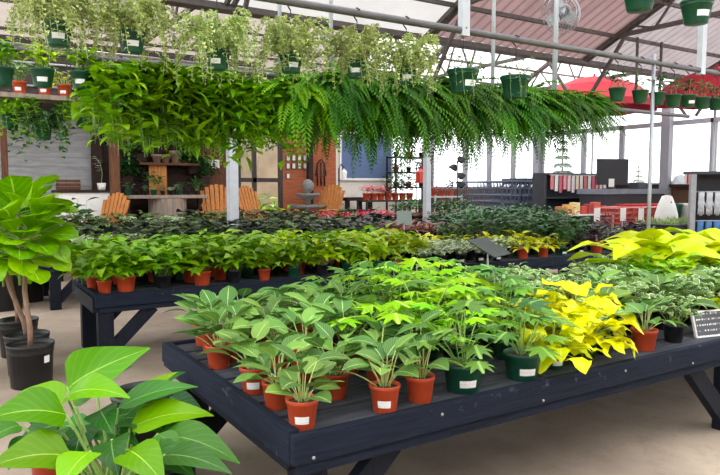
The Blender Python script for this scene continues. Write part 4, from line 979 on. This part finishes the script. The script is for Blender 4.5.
for r_, z in enumerate(zs2):
    for c in range(3): bush_thing('plant on %s tier of tall black rack, %s from left' % (('bottom', 'middle', 'top')[r_], ow[c]), 396 + c * 12.5, 11.85, z + .0005, ('J', 'R', 'D', 'I', 'J', 'G2', 'K', 'J', 'P')[r_ * 3 + c], 'redl' if (r_ + c) % 2 else 'black', 1.15, None, 'plants on the tall black rack')
x = X(420.5, 10.5); t = thing('hanging_lantern', (x, 10.5, Zp(420, 183, 10.5)), 'red lantern on a stake hook left of metal post', 'lantern')
MB().box(-.1, .1, -.1, .1, 0, .05).build('base', redplastic, t); MB().box(-.08, .08, -.08, .08, .05, .26).build('glass_body', plain('red_glass', srgb(200, 70, 60), .2), t); MB().lathe([(.13, .26), (.0, .36)], 4, flat=True).build('roof', redplastic, t)
MB().tube([(0, .16, -Zp(420, 183, 10.5)), (0, .16, .45), (0, .06, .52), (0, 0, .36)], .012, 5).build('stake', blacksteel, t)
zr = Zp(442, 196, 11.2); shelf_unit('low rack with reddish plants right of metal post', 431, 456, 11.2, (zr, zr - .5), greypaint)
for i in range(3): bush_thing('reddish plant in red pot on low rack, %s from left' % ow[i], 434.5 + i * 8, 11.15, zr + .0005, ('P', 'I', 'R')[i], 'redl', 1.2, None, 'plants on the low rack')
x = X(457, 10.4); t = thing('leaf_stake', (x, 10.4, 0), 'black metal garden stake with leaf shapes beside shopping carts', 'garden stake')
MB().tube([(0, 0, 0), (.03, 0, 1.0), (0, 0, 2.2)], .014, 5).build('stem', blacksteel, t)
for i, (z, s) in enumerate(((2.2, 1), (2.0, -1), (1.8, 1), (1.58, 1), (.9, -1))):
    m = MB(); leaf(m, (0, 0, z), 0 if s > 0 else 3.14, .35, .3, .2, 'heart', .4, .2, 5, 1.25 if s > 0 else -1.25); o = m.build('leaf', blacksteel, t); so_ = o.modifiers.new('thick', 'SOLIDIFY'); so_.thickness = .008
# ---------------- shopping carts
def make_cart(wire, trim):
    t = thing('shopping_cart', (0, 0, 0)); b = MB(); r = .009
    def P(u, v, z): # u along -1..1 (front narrow), v across, z 0 bottom 1 top
        f = (u + 1) / 2; L = .62; wd = (.36 - .1 * (1 - f)) * (.88 + .12 * z); zz = .72 + .1 * (1 - f) + (.62 - .12 * (1 - f)) * z; return Vector((u * L * (.86 + .14 * z), v * wd, zz))
    for z in (0, .25, .5, .75, 1):
        pts = [P(-1, -1, z), P(1, -1, z), P(1, 1, z), P(-1, 1, z), P(-1, -1, z)]; b.tube(pts, r * (1.8 if z == 1 else 1), 4, caps=False)
    for k in range(11):
        u = -1 + 2 * k / 10
        b.tube([P(u, -1, 1), P(u, -1, 0), P(u, 1, 0), P(u, 1, 1)], r * .7, 3, caps=False)
    for k in range(7):
        v = -1 + 2 * k / 6; b.tube([P(-1, v, 1), P(-1, v, 0), P(1, v, 0), P(1, v, 1)], r * .7, 3, caps=False)
    b.build('basket', wire, t)
    m = MB()
    for s in (-1, 1):
        m.tube([(.78, s * .33, 1.36), (.55, s * .33, .72), (.5, s * .3, .2), (-.52, s * .2, .16), (-.5, s * .22, .78)], .016, 5)
    m.build('frame', wire, t); MB().tube([(.78, -.36, 1.38), (.78, .36, 1.38)], .028, 7).build('handle', trim, t)
    for sx, w in ((.46, .3), (-.5, .2)):
        for s in (-1, 1): MB().lathe([(0, -.025), (.08, -.025), (.09, 0), (.08, .025), (0, .025)], 12, M=Matrix.Translation((sx, s * w, .09)) @ Matrix.Rotation(R(90), 4, 'X')).build('wheel', blacksteel, t)
    m = MB(); m.bar((.5, -.2, .95), (.66, -.2, 1.3), .05, .03); m.bar((.5, .2, .95), (.66, .2, 1.3), .05, .03); m.bar((.66, -.22, 1.3), (.66, .22, 1.3), .05); m.bar((.5, -.22, .95), (.5, .22, .95), .05); m.build('child_seat', trim, t)
    return t
cart_wire = plain('dark_cart_wire', srgb(112, 122, 140), .4, .3); cart_blue = plain('dark_blue_trim', srgb(50, 62, 84), .5)
ca = X(463, 10.9); c0 = make_cart(cart_wire, cart_blue); N = 9
for i in range(N):
    o = c0 if i == 0 else subcopy(c0)
    tag(o, 'dark wire shopping cart nested in the long row, %s from left' % ow[i], 'shopping cart', 'dark shopping carts'); o.location = (ca + .85 + i * .34, 10.9, 0); o.scale = (1.28,) * 3
# red-trimmed carts near the register
y = 6.9; c1 = make_cart(plain('red_cart_wire', srgb(186, 84, 76), .4, .2), redplastic); xr = X(608, y)
for i in range(6):
    o = c1 if i == 0 else subcopy(c1)
    tag(o, 'red cart parked in the row below the register, %s from left' % ow[i], 'shopping cart', 'red carts'); o.location = (xr + .3 + i * .3, y, 0); o.rotation_euler.z = R(12); o.scale = (.84,) * 3
for i, px in enumerate((597, 623, 641)):
    p = on_y(px, 214, 6.3); t = thing('price_card', (p.x, 6.3, 0), 'white price card on a stick by the red carts, %s from left' % ow[i], 'sign', 'white price cards'); MB().tube([(0, .01, 0), (0, .01, p.z)], .012, 5).build('stick', steel, t); MB().box(-.09, .09, -.006, 0, p.z - .14, p.z + .12).build('card', whp, t)
# seed rack with packets
y = 9.0; a, b = X(541, y), X(601, y); zt = Zp(570, 175, y); t = thing('seed_rack', ((a + b) / 2, y, 0), 'dark steel rack with seed packets along its top row', 'rack'); hw = (b - a) / 2
for s in (-1, 1): MB().box(s * hw - .04, s * hw + .04, -.14, .25, 0, zt).build('upright', charcoal, t)
MB().box(-hw + .05, hw - .05, .2, .23, .1, zt).build('back_panel', plain('dark_blue_grey_panel', srgb(64, 72, 86), .6), t)
for z in (zt - .55, zt - .95, .5): MB().box(-hw + .05, hw - .05, -.2, .2, z - .03, z).build('shelf', charcoal, t)
MB().box(-hw, hw, -.2, .25, zt, zt + .04).build('top', charcoal, t)
cols = [srgb(214, 120, 120), srgb(232, 224, 220), srgb(200, 90, 110), srgb(240, 236, 226), srgb(230, 196, 204), srgb(226, 226, 220), srgb(226, 206, 180), srgb(226, 150, 150)]
cm = [plain('packet_%d' % i, c, .5, var=.25, scale=30) for i, c in enumerate(cols)]
for i in range(14):
    x = a + .14 + (b - a - .28) * i / 13; h = .34 + .04 * (i % 3); o = MB().box(-.052, .052, -.008, .008, -h, 0).build('seed_packet', cm[(i * 5) % 8], None, (x, y - .22, zt - .02), bevel=.004); tag(o, 'seed packet hanging in the rack top row, %s from left' % ORDW[i], 'seed packet', 'seed packets on the dark rack')
t = thing('packet_rail', (a + (b - a) / 2, y - .22, zt - .012), 'thin rail that the seed packets hang from', 'rail'); MB().tube([(-hw + .05, 0, 0), (hw - .05, 0, 0)], .012, 5).build('bar', steel, t)
# white display shelf with coloured boxes before the rack
y = 7.3; a, b = X(557, y), X(606, y); z = Zp(580, 214, y); t = thing('display_stand', ((a + b) / 2, y, 0), 'white wire stand with small orange boxes before the seed rack', 'stand'); hw = (b - a) / 2
for q in (z, z - .4): MB().box(-hw, hw, -.2, .2, q - .03, q).build('shelf', white_m, t)
for s in (-1, 1):
    for u in (-1, 1): MB().box(s * hw - .02, s * hw + .02, u * .2 - .015, u * .2 + .015, 0, z + .02).build('leg', white_m, t)
bc = [srgb(196, 128, 70), srgb(222, 178, 96), srgb(230, 206, 150), srgb(188, 76, 60), srgb(160, 60, 56), srgb(206, 100, 80), srgb(170, 70, 60)]
for i in range(7):
    h = .17 + .04 * (i % 3); o = MB().box(-.075, .075, -.08, .08, 0, h).build('product_box', plain('box_paint_%d' % i, bc[i], .5, var=.25, scale=22), None, (a + .12 + i * (b - a - .24) / 6, y, z + .0005), bevel=.006); tag(o, 'small coloured box on the white wire stand, %s from left' % ow[i], 'box', 'boxes on the white stand')
# register counter with monitor
y = 8.0; a, b = X(592, y), X(652, y); z = Zp(615, 189, y); t = thing('register_counter', ((a + b) / 2, y, 0), 'dark register counter with grey top behind the red carts', 'counter'); hw = (b - a) / 2
MB().box(-hw, hw, -.35, .35, 0, z - .12).build('body', plain('dark_counter', srgb(48, 46, 52), .6), t); MB().box(-hw - .04, hw + .04, -.4, .4, z - .12, z).build('top', plain('grey_counter_top', srgb(120, 126, 138), .4), t)
s = X(613, y) - X(612, y); wM, hM = 27 * s / 2, .62
t = thing('monitor', (X(612, y), y, z + .0005), 'large black monitor on stand at the register', 'monitor', None, R(-20))
MB().box(-wM * .82, wM * .82, -.03, .03, .1, .1 + hM).build('screen', dark_m, t, bevel=.01); MB().box(-.05, .05, -.02, .05, 0, .2).build('stand', dark_m, t); MB().box(-.2, .2, -.12, .12, 0, .02).build('base', dark_m, t)
t = thing('receipt_printer', (X(634, y), y - .1, z + .0005), 'grey receipt printer right of the monitor', 'printer'); MB().box(-.16, .16, -.15, .15, 0, .16).build('body', charcoal, t, bevel=.02); MB().box(-.1, .1, -.1, -.02, .16, .22).build('paper', white_m, t)
t = thing('card_holder', (X(602, y), y - .25, z + .0005), 'small clear rack of cards left of the monitor', 'holder'); MB().box(-.1, .1, -.05, .05, 0, .05).build('base', dark_m, t); MB().box(-.09, .09, -.02, .0, .05, .24).build('cards', whp, t)
# white jug-like statue and planters on the tray table
y = 5.4
p = on_y(666, 224, y); t = thing('garden_statue', (p.x, y, 0), 'tall white tapered statue with rounded top right of red carts', 'statue'); zt = Zp(666, 195, y)
m = MB(); m.smooth = True; m.lathe([(0, .5), (.2, .5), (.21, zt * .72), (.16, zt * .86), (.13, zt - .12), (.09, zt - .02), (0, zt)], 20); m.build('body', white_m, t); MB().lathe([(0, 0), (.24, 0), (.24, .5), (0, .5)], 20).build('plinth', stone, t)
m = MB()
for s in (-1, 1): m.lathe([(0, 0), (.022, 0), (.0, .012)], 8, M=Matrix.Translation((s * .05, -.125, zt - .14)) @ Matrix.Rotation(R(90), 4, 'X'))
m.build('eyes', dark_m, t)
y = 4.9; a, b = X(648, y, 225), X(735, y, 225); zt = Zp(690, 225, y); t = thing('tray_table', ((a + b) / 2, y, 0), 'black table holding seedling trays behind the lime philodendrons', 'table'); hw = (b - a) / 2
MB().box(-hw, hw, -.45, .45, zt - .08, zt).build('tabletop', dark_m, t)
for s in (-1, 1):
    for u in (-1, 1): MB().box(s * hw * .93 - .04, s * hw * .93 + .04, u * .4 - .04, u * .4 + .04, 0, zt - .081).build('leg', dark_m, t)
TR = MB(); rr_ = random.Random(9)
for k in range(170): leaf(TR, (rr_.uniform(-.2, .2), rr_.uniform(-.36, .36), .05), rr_.random() * 6.28, rr_.uniform(.7, 1.5), rr_.uniform(.07, .14), .022, 'lance', .5, .2, 2, 0, 0, rr_)
TRM = TR.mesh('seedling_leaves', leaf_mat('grey_green_seedling', srgb(128, 150, 96), srgb(176, 190, 130), trans=.25)); m = MB(); m.box(-.22, .22, -.4, .4, 0, .05); TRB = m.mesh('tray', black_pot)
for i in range(4):
    x = a + .3 + i * .48
    if x > b - .2: break
    t = thing('seedling_tray', (x, y - .02, zt + .0005), 'black tray of pale grassy seedlings on black table, %s from left' % ow[i], 'seedling tray', 'seedling trays'); put('tray', TRB, t); f = put('seedlings', TRM, t); f['kind'] = 'stuff'
t = thing('pot_stand', (X(690, 5.75), 5.75, 0), 'grey stand under the white planters', 'stand'); zp = Zp(690, 219, 5.75); MB().box(-.5, .5, -.2, .2, zp - .05, zp).build('top', charcoal, t)
for s in (-1, 1): MB().box(s * .4 - .04, s * .4 + .04, -.1, .1, 0, zp - .051).build('leg', charcoal, t)
for i, px in enumerate((678, 686, 695)):
    t = thing('white_planter', (X(px, 5.75), 5.75, zp + .0005), 'white plastic planter beside white statue, %s of three' % ('left', 'middle', 'right')[i], 'planter', 'white planters'); m = MB(); m.smooth = True; m.lathe([(0, 0), (.07, 0), (.1, .26), (.12, .28), (.12, .33), (.1, .33), (.07, .1), (0, .1)], 16); m.build('body', (white_m if i else green_pot), t)
# rack with blue gloves at right edge
y = 4.2; a = X(704, y); zt = Zp(703, 174, y); ga = R(-34); gx, gy = a + .36, y; t = thing('glove_rack', (gx, gy, 0), 'grey steel rack with blue gloves at the right picture edge', 'rack', None, ga)
for s in (-1, 1): MB().box(s * .42 - .045, s * .42 + .045, -.1, -.02, 0, zt).build('upright', greypaint2 if False else plain('mid_grey_steel', srgb(150, 152, 156), .5), t)
MB().box(-.36, .36, .18, .21, .1, zt).build('back_panel', dark_m, t); MB().box(-.47, .47, -.1, .21, zt, zt + .05).build('top', charcoal, t)
for z in (zt - .3, zt - .8): MB().tube([(-.36, -.08, z), (.36, -.08, z)], .012, 5).build('hook_bar', steel, t)
blue = plain('blue_fabric', srgb(66, 110, 160), .8, var=.2); gw = plain('grey_white_fabric', srgb(180, 184, 188), .8, var=.2)
def glove():
    m = MB(); m.smooth = True; m.lathe([(0, -.3), (.045, -.28), (.06, -.2), (.05, -.1), (.055, 0), (.04, 0), (0, -.02)], 10, M=Matrix.Diagonal((1, .35, 1, 1)))
    for k in range(4): m.tube([((k - 1.5) * .026, 0, -.26), ((k - 1.5) * .03, 0, -.38 - .02 * (1.5 - abs(k - 1.5)))], .014, 6, .01)
    m.tube([(.05, 0, -.17), (.085, 0, -.26)], .016, 6, .011); return m
GB = glove().mesh('glove', blue); GW = glove().mesh('glove', gw); i = 0
for r_, z in enumerate((zt - .31, zt - .81)):
    for c in range(5):
        o = put('garden_glove', GW if r_ == 0 else GB, None, (gx + (c - 2) * .14 * math.cos(ga) + .09 * math.sin(ga), gy + (c - 2) * .14 * math.sin(ga) - .09 * math.cos(ga), z), 0, ga); tag(o, '%s garden glove on the grey rack, %s from left in %s row' % (('grey-white', 'blue')[r_], ow[c], ('upper', 'lower')[r_]), 'glove', 'gloves on the grey rack')
# on the sill of the right-hand windows
p = on_x(681, 180, XR - .0); t = thing('white_helmet', (XR - .02, p.y, 1.631), 'white rounded lid lying on the wooden window ledge', 'lid'); m = MB(); m.smooth = True; m.lathe([(.24, 0), (.24, .05), (.17, .2), (0, .26)], 18, M=Matrix.Diagonal((.5, 1, 1, 1))); m.build('dome', plain('pale_blue_white', srgb(214, 224, 232), .5), t)
p = on_x(694, 180, XR); t = thing('red_box', (XR, p.y, 1.631), 'red and white striped carton on the wooden window ledge', 'box'); MB().box(-.1, .1, -.2, .2, 0, .3).build('carton', plain('white_card', srgb(230, 214, 214), .6), t)
for k in range(3): MB().box(-.102, .102, -.16 + k * .12, -.11 + k * .12, .01, .29).build('stripe', redplastic, t)
# red parasols over the sales floor
def parasol(label, px, y, zt, R_, drop, rz):
    x = X(px, y, 90); t = thing('red_parasol', (x, y, 0), label, 'parasol', None, rz); m = MB(); n = 8; c = m.vert((0, 0, zt)); rg = []
    for ring, (rr, zz) in enumerate(((.33, .12), (.68, .42), (1.0, 1.0))):
        rg.append([m.vert((R_ * rr * math.cos(k * math.pi / n) * (1 if k % 2 == 0 else .93), R_ * rr * math.sin(k * math.pi / n) * (1 if k % 2 == 0 else .93), zt - drop * zz - (0 if k % 2 == 0 else -.02))) for k in range(2 * n)])
    for k in range(2 * n):
        j = (k + 1) % (2 * n); m.face([c, rg[0][k], rg[0][j]]); m.face([rg[0][k], rg[1][k], rg[1][j], rg[0][j]]); m.face([rg[1][k], rg[2][k], rg[2][j], rg[1][j]])
        v0, v1 = Vector(m.v[rg[2][k]]), Vector(m.v[rg[2][j]]); e0, e1 = m.vert(v0 - Vector((0, 0, .16))), m.vert(v1 - Vector((0, 0, .16))); m.face([rg[2][k], e0, e1, rg[2][j]])
    o = m.build('canopy', red_m, t); s_ = o.modifiers.new('cloth', 'SOLIDIFY'); s_.thickness = .006
    MB().tube([(0, 0, .06), (0, 0, zt - .02)], .025, 8).build('pole', greypaint, t); MB().lathe([(0, 0), (.28, 0), (.28, .05), (.06, .08), (0, .08)], 18).build('base', charcoal, t); MB().lathe([(0, 0), (.03, 0), (.03, .06), (0, .1)], 10, (0, 0, zt - .01)).build('finial', red_m, t)
    for k in range(n):
        an = k * 2 * math.pi / n; MB().tube([(0, 0, zt - drop * .95), (R_ * .5 * math.cos(an), R_ * .5 * math.sin(an), zt - drop * .3)], .009, 4).build('rib', greypaint, t)
parasol('wide red parasol behind the right end of the fern row', 594, 9.1, Zp(592, 76, 9.1), 1.62, .72, .2)
parasol('red parasol at the right edge behind small hanging pots', 716, 5.1, Zp(714, 68, 5.1), 1.15, .5, .1)
# cage fan on the post
p = on_y(561, 13, 4.5); t = thing('cage_fan', p, 'round wire-cage fan hung from a post under the rust-coloured roof', 'fan', None, R(-22)); m = MB(); rf = .3
for k in range(26):
    an = k * 2 * math.pi / 26; c_, s_ = math.cos(an), math.sin(an); m.tube([(0, -.12, 0), (rf * .6 * c_, -.12, rf * .6 * s_), (rf * c_, 0, rf * s_), (rf * .6 * c_, .12, rf * .6 * s_), (0, .12, 0)], .004, 3, caps=False)
for rr in (.3, .6, .85, 1.0):
    yy = -.12 if rr < .7 else (-.05 if rr < .9 else 0)
    m.tube([(rf * rr * math.cos(k * .2618), yy, rf * rr * math.sin(k * .2618)) for k in range(25)], .006, 3, caps=False)
m.build('cage', steel, t); MB().lathe([(0, -.1), (.07, -.1), (.08, 0), (.06, .2), (0, .22)], 14, M=Matrix.Rotation(R(-90), 4, 'X')).build('motor', charcoal, t)
for k in range(3):
    m = MB(); leaf(m, (0, -.05, 0), 0, 0, rf * .85, .2, 'obov', .1, .1, 4, .5); me = m.mesh('blade', greypaint); o = put('blade', me, t); o.rotation_euler = (R(90), k * 2.094, 0)
MB().bar((0, .2, 0), (0, .2, .62), .05).build('bracket', steel, t)
# conifers and shrubs outside, washed out by the daylight
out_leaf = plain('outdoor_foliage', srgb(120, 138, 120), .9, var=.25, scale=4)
def conifer(label, px, D, zb, h, r):
    p = at_depth(px, 180, D); t = thing('conifer', (p.x, p.y, -.2), label, 'tree'); rnd = random.Random(int(px)); m = MB()
    for k in range(11):
        z = h * (.12 + .8 * k / 11); rr = r * (1 - k / 12)
        for j in range(13):
            an = j * .483 + k * .31; leaf(m, (0, 0, z + h * .06), an, -.15, rr * rnd.uniform(.8, 1.1), rr * .5, 'lance', .5, .3, 3, 0, 0, rnd)
    m.build('foliage', out_leaf, t); MB().tube([(0, 0, 0), (0, 0, h * .97)], .09, 6, .02).build('trunk', bark, t)
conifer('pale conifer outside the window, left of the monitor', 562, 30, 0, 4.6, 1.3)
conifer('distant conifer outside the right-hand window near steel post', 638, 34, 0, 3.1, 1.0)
struct('ground_outside', MB().box(-30, 60, 12.9, 60, -.4, -.2), plain('outdoor_gravel', srgb(196, 192, 186), .9))
struct('ground_outside', MB().box(18.2, 60, -20, 12.85, -.4, -.2), plain('outdoor_gravel', srgb(196, 192, 186), .9))
# unseen roof bay added behind the camera to shape the front light
sheet('ceiling_added_bay_slope', -4.5, 15, -.15, EZ, -3.1, RZ, roof_clear, False); sheet('ceiling_added_bay_back', -4.5, 15, -3.1, RZ, -6.2, EZ, roof_clear, False)
struct('wall_added_light_block', MB().box(-7, 15, -6.6, -6.45, 0, 3.9), wood('brown_light_block_siding', srgb(96, 84, 76), srgb(120, 106, 96), 0, 3.0, .8, 6))  # unseen wall, added to hold back daylight from behind the camera
SKY, SUN, EXPO = 2.6, 5.0, 0.15
# ------------------------------------------------------------------ labels of the bench plants
ORD = 'first second third fourth fifth sixth seventh eighth ninth tenth eleventh twelfth thirteenth fourteenth fifteenth sixteenth seventeenth eighteenth nineteenth twentieth'.split()
TENS = {20: 'twenty', 30: 'thirty', 40: 'forty', 50: 'fifty'}
def ordw(n):
    if n <= 20: return ORD[n - 1]
    a, b = n // 10 * 10, n % 10
    return {30: 'thirtieth', 40: 'fortieth'}[n] if b == 0 else TENS[a] + '-' + ORD[b - 1]
groups = {}
for e in PLANTS: groups.setdefault((e[1], e[2]), []).append(e)
for (b, r), es in groups.items():
    if b is None: continue
    es.sort(key=lambda e: e[3])
    for i, e in enumerate(es):
        e[0]['label'] = '%s, %s from left in %s row on %s' % (e[4], ordw(i + 1), r, b)
        e[0]['group'] = 'potted plants on the ' + b
# ------------------------------------------------------------------ light, camera, real-world size
w = bpy.data.worlds.new('overcast_sky'); S.world = w; w.use_nodes = True
bg = w.node_tree.nodes['Background']; bg.inputs[0].default_value = (.96, .98, 1.0, 1); bg.inputs[1].default_value = SKY
sun = bpy.data.lights.new('sun', 'SUN'); sun.energy = SUN; sun.angle = R(12); sun.color = (1, .96, .9)
so = bpy.data.objects.new('sun', sun); COL.objects.link(so); so.rotation_euler = (R(-28), R(24), 0)
cam = bpy.data.cameras.new('camera'); cam.sensor_width = 36; cam.lens = F / 720 * 36; cam.clip_start = .05; cam.clip_end = 300
co = bpy.data.objects.new('camera', cam); COL.objects.link(co); S.camera = co
co.rotation_euler = (R(90) - PITCH, 0, -YAW); co.location = (CAMX, CAMY, EYE)
K = .76     # the eye stands about 1.2 m above the floor
for o in list(S.objects):
    if o.parent is None:
        o.location = o.location * K
        if o.type not in ('CAMERA', 'LIGHT'): o.scale = o.scale * K
S.view_settings.view_transform = 'Standard'; S.view_settings.look = 'None'; S.view_settings.gamma = 1.0; S.view_settings.use_curve_mapping = False
S.view_settings.exposure = EXPO
